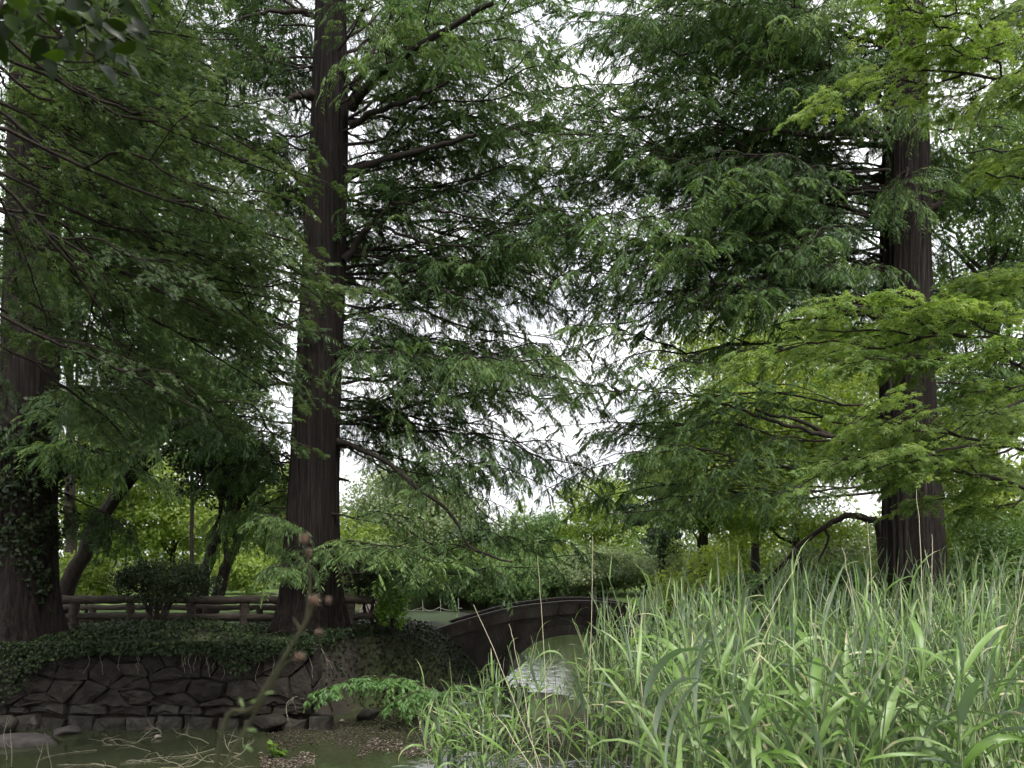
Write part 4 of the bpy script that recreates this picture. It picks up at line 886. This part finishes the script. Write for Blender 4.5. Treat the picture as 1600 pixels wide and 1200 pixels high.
# ivy on the left trunk
n = 2600; kk = rg.integers(0, 16, n); cth = rg.uniform(PI * 1.0, PI * 2.15, 16); cz = np.r_[rg.normal(4.1, .35, 10), rg.normal(2.8, .3, 6)]; th = cth[kk] + rg.normal(0, .28, n); zz = cz[kk] + rg.normal(0, .15, n)
rr_ = .5 + rg.random(n) ** 2 * .5 * np.clip(1.2 - np.abs(zz - 3.9), .2, 1)
x_c = (32 - 800) / F * 13.3 + .013 * (zz - 1.2)
P = np.stack([x_c + rr_ * np.cos(th), 13.3 + rr_ * np.sin(th), zz], 1)
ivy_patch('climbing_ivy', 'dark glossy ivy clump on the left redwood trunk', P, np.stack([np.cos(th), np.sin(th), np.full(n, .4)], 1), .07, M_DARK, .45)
# scrub on the bank between trunk and bridge
n = 12000; sx = rg.uniform(-3.6, .3, n); sy = rg.uniform(12.9, 16.2, n); sz = ground_h(sx, sy); k = sz > -.05
P = np.stack([sx, sy, sz + rg.random(n) * .16], 1)[k]
ivy_patch('bank_weeds', 'dark low weeds on the earth bank below the middle redwood', P, np.tile([0, -.5, .8], (len(P), 1)), .05, M_IVY, .25, 'weeds')

# ------------------------------------------------------------------ dead twigs
def wander(p0, d0, ln, n, wig, rg, bend=(0, 0, 0)):
    pts = [np.array(p0, float)]; d = nrm(np.array(d0, float))
    for k in range(n - 1):
        d = nrm(d + rg.normal(0, wig, 3) + np.array(bend)); pts.append(pts[-1] + d * ln / (n - 1))
    return np.array(pts)
rg = np.random.default_rng(31)
def dead_twig(label, p0, d0, ln, r, mat, forks, wig=.16, bend=(0, 0, -.03), name='dead_twig', zmin=.004):
    a = Acc(); c = wander(p0, d0, ln, 12, wig, rg, bend); c[:, 2] = np.maximum(c[:, 2], zmin + r)
    a.tubes(c, np.linspace(r, r * .35, 12), 5)
    for k in range(forks):
        i = rg.integers(3, 10); s_ = wander(c[i], nrm(c[min(i + 1, 11)] - c[i]) + rg.normal(0, .6, 3) * [1, 1, .5], ln * rg.uniform(.2, .45), 7, wig, rg, bend); s_[:, 2] = np.maximum(s_[:, 2], zmin + r * .5)
        a.tubes(s_, np.linspace(r * .6, r * .2, 7), 4)
    base = c[0].copy(); V0 = np.concatenate(a.V) - base; me = np_mesh(name, V0, np.concatenate(a.Q), None, True)
    o = link(name, me, mat, None, base); tag(o, label, 'twig', 'dead twigs over the water'); return o
for k in range(22):
    u = rg.uniform(150, 380); v = rg.uniform(1158, 1215); Yt = EYE * F / (v - HZ)
    p_ = at(u, v, Yt); p_[2] = .01
    dead_twig('pale forked dead twig lying on the green water at the bottom left', p_, (rg.normal(0, 1), rg.normal(0, .6), .18), rg.uniform(.4, .95), .0055, M_TWIGL, 3, .2)
for k, (u, v, ln, dx) in enumerate(((80, 1195, .62, .05), (10, 1180, .6, .1), (18, 1190, .5, -.1), (52, 1200, .4, .2))):
    Yt = EYE * F / (v - HZ) - .3; p_ = at(u, v, Yt); p_[2] = -.02
    dead_twig(['pale crooked twig standing upright out of the water near the left edge', 'thin dry stem standing at the left edge of the water', 'second thin dry stem at the left edge of the water, leaning left', 'short dry stem in the bottom left corner leaning right'][k], p_, (dx, 0, 1), ln, .006, M_TWIGL, 1, .1, (0, 0, .02))
for k in range(26):
    u = rg.uniform(380, 720); v = rg.uniform(1085, 1130); Yt = rg.uniform(12.4, 13.3)
    p_ = at(u, v, Yt); p_[2] = max(p_[2], gz(p_[0], p_[1]) + .01, .02)
    dead_twig('dark fallen twig tangled on the muddy shore below the middle redwood', p_, (rg.normal(0, 1), rg.normal(-.2, .5), .25), rg.uniform(.4, 1.1), .005, M_TWIG if rg.random() < .7 else M_TWIGL, 3, .16, (0, 0, -.05), 'fallen_twig')
# sticks hanging in front of the middle trunk and the long bent bare branch
for k, (pp, lab) in enumerate((([(1370, 812, 16.5), (1320, 808, 16.7), (1270, 835, 17), (1215, 890, 17.2), (1180, 925, 17.4)], 'thick dark bent dead branch left of the right redwood base'),)):
    a = Acc(); c = smooth_curve([at(*q) for q in pp], 18, .02); a.tubes(c, np.linspace(.075, .035, 18), 8); a.tubes(smooth_curve([c[7], c[7] + [.1, 0, -.25], c[7] + [-.1, .1, -.75]], 6), np.linspace(.04, .02, 6), 5)
    a.tubes(smooth_curve([c[0], c[0] + [.15, .1, -.6], np.array([c[0][0] + .25, c[0][1] + .1, gz(c[0][0] + .25, c[0][1]) - .2])], 8), np.linspace(.075, .11, 8), 8)
    tag(link('dead_branch', a.mesh('dead_branch'), M_BARK2), lab, 'branch')

# ------------------------------------------------------------------ floating litter
def litter(label, fn, n, size, seed, stops_b=.5):
    rg = np.random.default_rng(seed); x, y = fn(rg, n)
    P = np.stack([x, y, .004 + rg.random(n) * .012], 1)
    D = rg.normal(0, 1, (n, 3)) * [1, 1, .12]; N = UP + rg.normal(0, .16, (n, 3))
    o = leaves('floating_leaves', P, D, N, size * rg.uniform(.5, 1.3, n), size * .5, T_DIAMOND, M_LITTER, None, np.clip(rg.normal(stops_b, .28, n), 0, 1)); tag(o, label, 'leaf litter', kind='stuff')
def px_area(u0, u1, v0, v1):
    def fn(rg, n):
        u = rg.uniform(u0, u1, n); v = v0 + (v1 - v0) * rg.beta(1.4, 1.4, n); v += 5 * np.sin(u * .06) + 3 * np.sin(u * .17)
        Yp = EYE * F / (v - HZ); return (u - 800) / F * Yp, Yp
    return fn
litter('dark and pale floating leaves drifted along the shore under the shoot', px_area(420, 980, 1122, 1168), 8000, .042, 1, .26)
litter('pinkish brown raft of floating leaves before the shore', px_area(560, 690, 1160, 1180), 1100, .045, 2, .48)
litter('small raft of pale floating leaves at the bottom edge', px_area(405, 492, 1178, 1202), 900, .04, 3, .62)

# little plant on the raft
p_ = at(435, 1185, EYE * F / (1185 - HZ)); p_[2] = 0
rt = empty('water_plant', p_); tag(rt, 'small bright green seedling growing on the floating raft', 'plant')
rg = np.random.default_rng(8); a = Acc(); PL = []; DL = []
for k in range(6):
    c = wander(p_ + [rg.normal(0, .03), rg.normal(0, .03), 0], (rg.normal(0, .3), rg.normal(0, .3), 1), rg.uniform(.12, .26), 6, .1, rg); a.tubes(c, np.full(6, .003), 4)
    for q in range(5): PL.append(c[2 + q % 4]); DL.append(rg.normal(0, 1, 3) * [1, 1, .3])
link('stem', a.mesh('stem'), M_GSTEM, rt); PL = np.array(PL); DL = np.array(DL)
leaves('foliage', PL, DL, UP + rg.normal(0, .3, PL.shape), .09, .055, T_IVY, M_VINE, rt); fix_children(rt)

# ------------------------------------------------------------------ reeds
def reed_leaf_mesh(ln, wd, e0, arch, twist, seed):
    """blade starting at the origin going +X, elevation e0, arching over"""
    rg = np.random.default_rng(seed); n = 9
    s = np.linspace(0, 1, n); el = e0 - arch * s ** 1.5
    dx = np.cos(el) * ln / (n - 1); dz = np.sin(el) * ln / (n - 1)
    x = np.r_[0, np.cumsum(dx[:-1])]; z = np.r_[0, np.cumsum(dz[:-1])]
    wp = wd * np.interp(s, [0, .12, .35, .7, 1], [.35, .85, 1, .62, .02]) / 2
    tw = twist * s + rg.normal(0, .05, n); bend = rg.normal(0, .05) * s ** 2 * ln
    V = []
    for k in range(n):
        nx_, nz_ = -math.sin(el[k]), math.cos(el[k]); c_, s_ = math.cos(tw[k]), math.sin(tw[k])
        sd_ = np.array([s_ * nx_, c_, s_ * nz_]); nn = np.array([c_ * nx_, -s_, c_ * nz_])
        m_ = np.array([x[k], bend[k], z[k]])
        V += [m_ - sd_ * wp[k] + nn * wp[k] * .35, m_, m_ + sd_ * wp[k] + nn * wp[k] * .35]
    Q = []
    for k in range(n - 1):
        b = 3 * k; Q += [[b, b + 1, b + 4, b + 3], [b + 1, b + 2, b + 5, b + 4]]
    rv = rg.random(); ra = np.full(len(V), rv)
    if rg.random() < .4: ra[-6:] = 2.0; ra[-9:-6] = max(rv, 1.2)
    return np_mesh('leaf', np.array(V), np.array(Q), ra, True)
rg = np.random.default_rng(12)
BL = []
for k in range(44):
    BL.append(reed_leaf_mesh(rg.uniform(.36, .72), rg.uniform(.024, .050), rg.uniform(.45, 1.3), rg.choice([rg.uniform(.1, .8), rg.uniform(1.2, 2.9)], p=[.4, .6]), rg.normal(0, 1.0), k))
    BL[-1].materials.append(M_REED)
TOPL = []
for k in range(14):
    TOPL.append(reed_leaf_mesh(rg.uniform(.3, .6), rg.uniform(.008, .020), 1.42, rg.choice([rg.uniform(.1, .6), rg.uniform(.8, 2.4)]), rg.normal(0, .6), 100 + k)); TOPL[-1].materials.append(M_REED)
def reed_paths(h, lean, az, rg):
    n = 8; s = np.linspace(0, 1, n); d = np.array([math.cos(az), math.sin(az), 0]); w_ = rg.normal(0, .02, 3) * [1, 1, 0]
    return np.outer(s * h, UP) + np.outer(lean * h * s ** 1.8, d) + np.outer(np.sin(s * 3) * h, w_)
STEMS = []
for k in range(26):
    h = 1.0; c = reed_paths(h, rg.uniform(.02, .34), rg.uniform(0, 6.28), rg)
    a = Acc(); a.tubes(c, np.linspace(.0045, .0018, 8), 5); V = np.concatenate(a.V); Q = np.concatenate(a.Q)
    me = np_mesh('stem', V, Q, np.full(len(V), rg.random()), True); me.materials.append(M_REEDS); STEMS.append((me, c))
# where reeds stand: (u, Y) of the foot and height of the tip row
def tip_v(u): return np.interp(u, [640, 700, 780, 860, 940, 1000, 1100, 1200, 1300, 1450, 1700], [1075, 1045, 1010, 975, 922, 892, 872, 862, 864, 858, 822])
def spot(u, Yr, lo=.82):
    x_ = (u - 800) / F * Yr
    tv = tip_v(u) + rg.normal(14, 24) + (8 - Yr) * 6; tz = min((EYE + (HZ - tv) / F * Yr - .28) * rg.uniform(lo, 1.0), 2.7)
    zf = max(gz(x_, Yr), -.5)
    return (Yr, x_, zf, tz - zf, u)
loose, bed = [], []
while len(loose) < 62:                                   # loose stand before the bridge
    sp = spot(rg.choice([rg.uniform(665, 800), rg.uniform(760, 1000)]), rg.uniform(7.6, 11.6), .75)
    if sp[3] > .7 and sp[2] < .3: loose.append(sp)
while len(bed) < 640:
    Yr = 4.4 + 7.2 * rg.random() ** .75; u = rg.uniform(840, 1660)
    lim = np.interp(Yr, [4.4, 5.5, 7, 9, 11.6], [1040, 980, 930, 900, 880])
    if rg.random() > np.clip((u - lim) / 160, 0, 1): continue
    sp = spot(u, Yr)
    if sp[3] < .7 or (sp[2] > .5 and Yr < 5.4): continue
    bed.append(sp)
bed.sort()
front = [q for q in bed if q[4] < 1610][:238]
rest = [q for q in bed if q not in front]
def reed_things(sp, k):
    Yr, x_, zf, h, u = sp
    me, c = STEMS[rg.integers(len(STEMS))]
    r_ = link('reed', me, None, None, (x_, Yr, zf)); rz = rg.uniform(0, 6.28); r_.rotation_euler = (0, 0, rz); thick = rg.uniform(.85, 1.3) * 1.15
    r_.scale = (h, h, h)
    if k < 0:
        w_ = 'left of the bridge arch' if u < 790 else 'across the bridge arch' if u < 905 else 'right of the bridge arch'
        tag(r_, 'slender grey green reed standing in water ' + w_, 'reed', 'loose reeds ' + w_)
    else:
        w_ = 'at the left margin of the dense bed' if u < 1080 else 'left of the right redwood trunk' if u < 1350 else 'below the right redwood trunk' if u < 1490 else 'by the right edge'
        z_ = 'front row broad leaved' if Yr < 6.6 else 'second row tall'
        tag(r_, z_ + ' reed ' + w_, 'reed', z_ + ' reeds ' + w_)
    nl = int(rg.integers(8, 13)); az = rg.uniform(0, 6.28)
    t = rg.uniform(.22, .40); 
    for q in range(nl):
        s_ = t + (1 - t) * (q / (nl - .5)); s_ = min(s_, .985)
        f = s_ * 7; i = min(int(f), 6); p_ = c[i] + (c[i + 1] - c[i]) * (f - i)
        top = q >= nl - 2
        lm_ = TOPL[rg.integers(len(TOPL))] if top else BL[rg.integers(len(BL))]
        lf = link('leaf', lm_, None, r_); lf.location = p_; az += PI + rg.normal(0, .55)
        k_ = rg.uniform(.75, 1.2) * (1.12 if Yr < 6.6 else 1) / h * (.85 if k < 0 else 1); lf.scale = (k_, k_, k_); lf.rotation_euler = (rg.normal(0, .08), rg.normal(0, .12), az)
for sp in loose: reed_things(sp, -1)
for sp in front: reed_things(sp, 1)
# the rest of the bed as one mass
def mesh_arrays(me):
    V = np.empty(len(me.vertices) * 3, np.float32); me.vertices.foreach_get('co', V); Q = np.empty(len(me.loops), np.int32); me.loops.foreach_get('vertex_index', Q)
    R = np.empty(len(me.vertices), np.float32); me.attributes['rnd'].data.foreach_get('value', R); return V.reshape(-1, 3), Q.reshape(-1, 4), R
BA = [mesh_arrays(m_) for m_ in BL]; TA = [mesh_arrays(m_) for m_ in TOPL]; SA = [mesh_arrays(m_) + (c,) for m_, c in STEMS]
VV, QQ, RR = [], [], []; nv = 0
SV, SQ, SR = [], [], []; ns_ = 0
def rotz(V, a): c_, s_ = math.cos(a), math.sin(a); return np.stack([V[:, 0] * c_ - V[:, 1] * s_, V[:, 0] * s_ + V[:, 1] * c_, V[:, 2]], 1)
for Yr, x_, zf, h, u in rest:
    V, Q, R, c = SA[rg.integers(len(SA))]; rz = rg.uniform(0, 6.28); o_ = np.array([x_, Yr, zf])
    SV.append(rotz(V, rz) * h + o_); SQ.append(Q + ns_); SR.append(R); ns_ += len(V)
    cc = rotz(c, rz) * h + o_; nl = int(rg.integers(6, 10)); az = rg.uniform(0, 6.28); t = rg.uniform(.3, .42)
    for q in range(nl):
        s_ = min(t + (1 - t) * q / (nl - .5), .985); f = s_ * 7; i = min(int(f), 6); p_ = cc[i] + (cc[i + 1] - cc[i]) * (f - i)
        V, Q, R = TA[rg.integers(len(TA))] if q >= nl - 2 else BA[rg.integers(len(BA))]
        az += PI + rg.normal(0, .55); VV.append(rotz(V, az) * rg.uniform(.7, 1.15) + p_); QQ.append(Q + nv); RR.append(R); nv += len(V)
rb = empty('reed_bed', (4, 9.5, -.4)); tag(rb, 'mass of grey green reeds filling the back of the bed', 'reeds', kind='stuff')
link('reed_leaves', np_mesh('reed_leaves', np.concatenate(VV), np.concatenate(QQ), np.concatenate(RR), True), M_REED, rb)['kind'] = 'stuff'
link('reed_stems', np_mesh('reed_stems', np.concatenate(SV), np.concatenate(SQ), np.concatenate(SR), True), M_REEDS, rb)['kind'] = 'stuff'
fix_children(rb)
# dry stalks
dry = [(840, 868, 852, 1085, 8.6, 'pale dry stalk standing before the bridge crown'), (926, 838, 918, 1100, 8.2, 'tallest pale dry stalk at the right of the bridge crown'), (795, 975, 812, 1060, 8.4, 'short pale broken stalk against the dark bridge ramp'),
       (740, 945, 820, 1140, 7.2, 'long pale stalk leaning right over the bridge ramp'), (1265, 960, 1345, 1215, 5.2, 'pale dry stalk slanting down through the reeds at lower right'), (1355, 815, 1362, 1000, 7.5, 'upright straw stalk just left of the right redwood'),
       (1432, 765, 1440, 960, 7.4, 'curved straw stalk in front of the right redwood trunk'), (1456, 835, 1452, 960, 7.8, 'short straw stalk before the right edge of the redwood trunk'), (1315, 855, 1345, 1010, 7.0, 'leaning straw stalk beside the left foot of the right redwood'),
       (770, 1112, 830, 1200, 5.6, 'bent pale stalk at the bottom of the open water'), (1600, 890, 1560, 1110, 6.4, 'straw stalk leaning left at the right edge'), (980, 930, 1010, 1150, 6.0, 'thin pale stalk at the left margin of the dense reeds'), (1250, 870, 1200, 960, 7.6, 'pale stalk crossing the reed tops left of the redwood')]
for u0, v0, u1, v1, Yr, lab in dry:
    t_, b_ = at(u0, v0, Yr), at(u1, v1, Yr - .1); d = nrm(b_ - t_); foot = t_ + d * (t_[2] + .35) / max(.2, -d[2]) if d[2] < -.2 else b_
    a = Acc(); c = smooth_curve([foot, b_ * .5 + foot * .5, (b_ + t_) / 2 + [.012, 0, .0], t_], 16, .004); a.tubes(c, np.linspace(.0055, .002, 16), 6)
    V0 = np.concatenate(a.V) - foot; tag(link('dry_stalk', np_mesh('dry_stalk', V0, np.concatenate(a.Q), None, True), M_DRY, None, foot), lab, 'stalk', 'dry stalks among the reeds')

# ------------------------------------------------------------------ near things: glossy branch top left, seeding wildflower
def big_leaf_mesh(seed):
    rg = np.random.default_rng(seed); n = 7; s = np.linspace(0, 1, n); wp = np.array([.02, .36, .5, .5, .40, .2, .0]) * .52
    fold = rg.uniform(.1, .35); curl = rg.uniform(.15, .55); V = []
    for k in range(n):
        z = -curl * s[k] ** 2
        V += [(s[k], -wp[k], z + wp[k] * fold), (s[k], 0, z), (s[k], wp[k], z + wp[k] * fold)]
    Q = []
    for k in range(n - 1): b = 3 * k; Q += [[b, b + 1, b + 4, b + 3], [b + 1, b + 2, b + 5, b + 4]]
    me = np_mesh('leaf', np.array(V, float), np.array(Q), np.full(len(V), rg.random()), True); me.materials.append(M_CAM); return me
BLF = [big_leaf_mesh(k) for k in range(9)]
tb = np.array([-3.6, 2.6, .95])
cam_t = empty('evergreen_tree', tb); tag(cam_t, 'glossy dark leaved branch hanging into the top left corner', 'tree')
rg = np.random.default_rng(4)
a = Acc(); c = smooth_curve([tb - [0, 0, .3], tb + [.05, 0, 1.5], tb + [.2, .1, 3.0], tb + [.1, .1, 5]], 20, .01); a.tubes(c, np.linspace(.09, .04, 20), 10); link('trunk', a.mesh('trunk'), M_BARK2, cam_t)
a = Acc(); YL = 2.9
tw_paths = [[c[12], at(-60, -10, YL), at(0, 22, YL), at(50, 52, YL), at(105, 62, YL + .05)], [at(72, 60, YL), at(82, 85, YL), at(105, 97, YL), at(142, 97, YL - .03), at(165, 88, YL - .06)],
            [at(88, 62, YL), at(97, 30, YL + .05), at(92, -10, YL + .1)], [at(100, 60, YL), at(130, 45, YL + .05), at(165, 30, YL + .06), at(185, 12, YL + .08)], [at(20, 35, YL), at(30, 5, YL), at(40, -25, YL)], [at(130, 97, YL), at(135, 60, YL + .02), at(128, 25, YL)]]
for k, pth in enumerate(tw_paths):
    cc = smooth_curve(pth, 14, .001); a.tubes(cc, np.linspace(.011 if k == 0 else .005, .0035 if k == 0 else .0022, 14), 6)
link('branch', a.mesh('branch'), M_BARK2, cam_t)
spots_l = []
for (u, v, ang, size) in ((168, 20, 75, .085), (190, 40, 20, .10), (205, 28, 35, .085), (120, 80, 165, .10), (142, 60, 60, .085), (158, 75, 40, .09), (175, 90, 15, .09), (195, 95, 25, .075), (155, 100, 30, .10), (60, 18, 200, .10), (45, 25, 80, .085), (30, 10, 200, .11), (15, 5, 160, .11),
                          (90, 12, 60, .085), (85, 0, 110, .09), (110, 10, 20, .085), (120, 28, 25, .085), (100, 22, 45, .075), (140, 10, 60, .09), (150, -5, 80, .09), (185, 0, 40, .09), (230, 5, 20, .07), (125, 60, 100, .08), (70, 0, 150, .1), (55, -8, 40, .1), (5, 60, 230, .1), (-5, 40, 100, .12), (20, 40, 120, .08), (100, -12, 10, .1), (210, -10, 30, .09), (165, 60, 60, .075), (48, 50, 300, .07)):
    spots_l.append((u, v, ang, size))
for k in range(34): spots_l.append((rg.uniform(-10, 215), rg.uniform(-15, 45 + 50 * rg.random()) , rg.uniform(0, 360), rg.uniform(.065, .105)))
for u, v, ang, size in spots_l:
    lf = link('leaf', BLF[rg.integers(9)], None, cam_t); p_ = at(u, v, YL + rg.normal(0, .06)); lf.location = p_ - tb
    lf.scale = (size, size, size); lf.rotation_euler = (rg.normal(.9, .5), math.radians(ang) * 1.0, rg.normal(0, .5))
rg2 = np.random.default_rng(90); n = 34000  # unseen crown, spread wide above and behind the viewer to shade the left bank
cl = rg2.normal(0, 1, (130, 3)); cl = nrm(cl) * rg2.random((130, 1)) ** .4 * [7.0, 5.6, 3.0] + [-4.4, -2.6, 7.6]
P = cl[rg2.integers(0, 130, n)] + rg2.normal(0, .5, (n, 3)) * [1, 1, .6]
keep = ~((P[:, 1] > .1) & (P[:, 2] - EYE < (HZ + 90) / F * P[:, 1])); P = P[keep]; n = len(P)
ov = leaves('crown', P, rg2.normal(0, 1, (n, 3)), UP + rg2.normal(0, .6, (n, 3)), .15, .08, T_DIAMOND, M_CAM, cam_t)
for ch in cam_t.children:
    if not ch.name.startswith('leaf'): ch.location = -Vector(tb)

# wildflower gone to seed, close to the lens
fb = at(300, 1500, 1.45); fb[2] = 1.0
fl = empty('wildflower', fb); tag(fl, 'blurred green wildflower stalk with brown seed heads close to the lens', 'flower')
YF = 1.45
a = Acc()
stem = smooth_curve([fb, at(335, 1225, YF), at(400, 1100, YF), at(470, 985, YF), at(492, 940, YF)], 30); a.tubes(stem, np.linspace(.0055, .0026, 30), 8)
a.tubes(smooth_curve([at(345, 1205, YF), at(395, 1120, YF + .02), at(440, 1045, YF + .02), at(465, 1026, YF + .01)], 14), np.linspace(.0045, .0025, 14), 6)
a.tubes(smooth_curve([at(478, 970, YF), at(484, 920, YF), at(482, 880, YF), at(475, 845, YF)], 10), np.linspace(.0035, .002, 10), 6)
a.tubes(smooth_curve([at(470, 985, YF), at(462, 972, YF), at(458, 965, YF)], 6), np.linspace(.003, .002, 6), 5)
link('stem', a.mesh('stem'), M_GSTEM, fl)
rg = np.random.default_rng(6)
for (u, v, s_) in ((475, 843, 12), (483, 864, 8), (491, 940, 13), (513, 938, 7), (467, 1027, 11), (498, 988, 6)):
    c = at(u, v, YF); r_ = s_ * YF / F * .6
    n1, n2 = 9, 14; ph = np.linspace(0, PI, n1); th = np.arange(n2) * 2 * PI / n2
    d = np.stack([np.sin(ph)[:, None] * np.cos(th), np.sin(ph)[:, None] * np.sin(th), np.cos(ph)[:, None] * np.ones(n2)], -1).reshape(-1, 3)
    b = (np.arange(n1 - 1) * n2)[:, None]; k = np.arange(n2)[None]; k2 = (k + 1) % n2
    Q = np.stack([b + k, b + n2 + k, b + n2 + k2, b + k2], -1).reshape(-1, 4)
    hd = link('seed_head', np_mesh('seed_head', d * r_ * [.8, .8, 1] * (1 + rg.normal(0, .07, (len(d), 1))) + c, Q, None, True), M_FLOW, fl)
    m_ = 46; dd = nrm(rg.normal(0, 1, (m_, 3)) + UP * .7); A2 = Acc(); A2.tubes(np.stack([c + dd * r_ * .7, c + dd * r_ * 1.2, c + dd * r_ * 1.6 + rg.normal(0, .0006, (m_, 3))], 1), np.tile([.0005, .0005, .0004], (m_, 1)), 3)
    link('bristles', A2.mesh('bristles'), M_FLUFF, hd)['kind'] = 'stuff'
PL = np.array([at(390, 1098, YF), at(412, 1085, YF), at(385, 1140, YF), at(380, 1165, YF), at(374, 1090, YF)])
leaves('bract', PL, np.array([[1, 0, .3], [1, 0, .25], [1, 0, -.1], [1, .2, -.6], [.4, 0, -1]]), np.array([[0, -.5, 1]] * 5), .02, .006, T_BROAD, M_REED, fl)['kind'] = 'thing'
for ch in fl.children: ch.location = -Vector(fb)
print('leaves grown:', NL)
tri = sum(len(m_.loops) - 2 * len(m_.polygons) for m_ in bpy.data.meshes)
print('triangles in unique meshes:', tri)
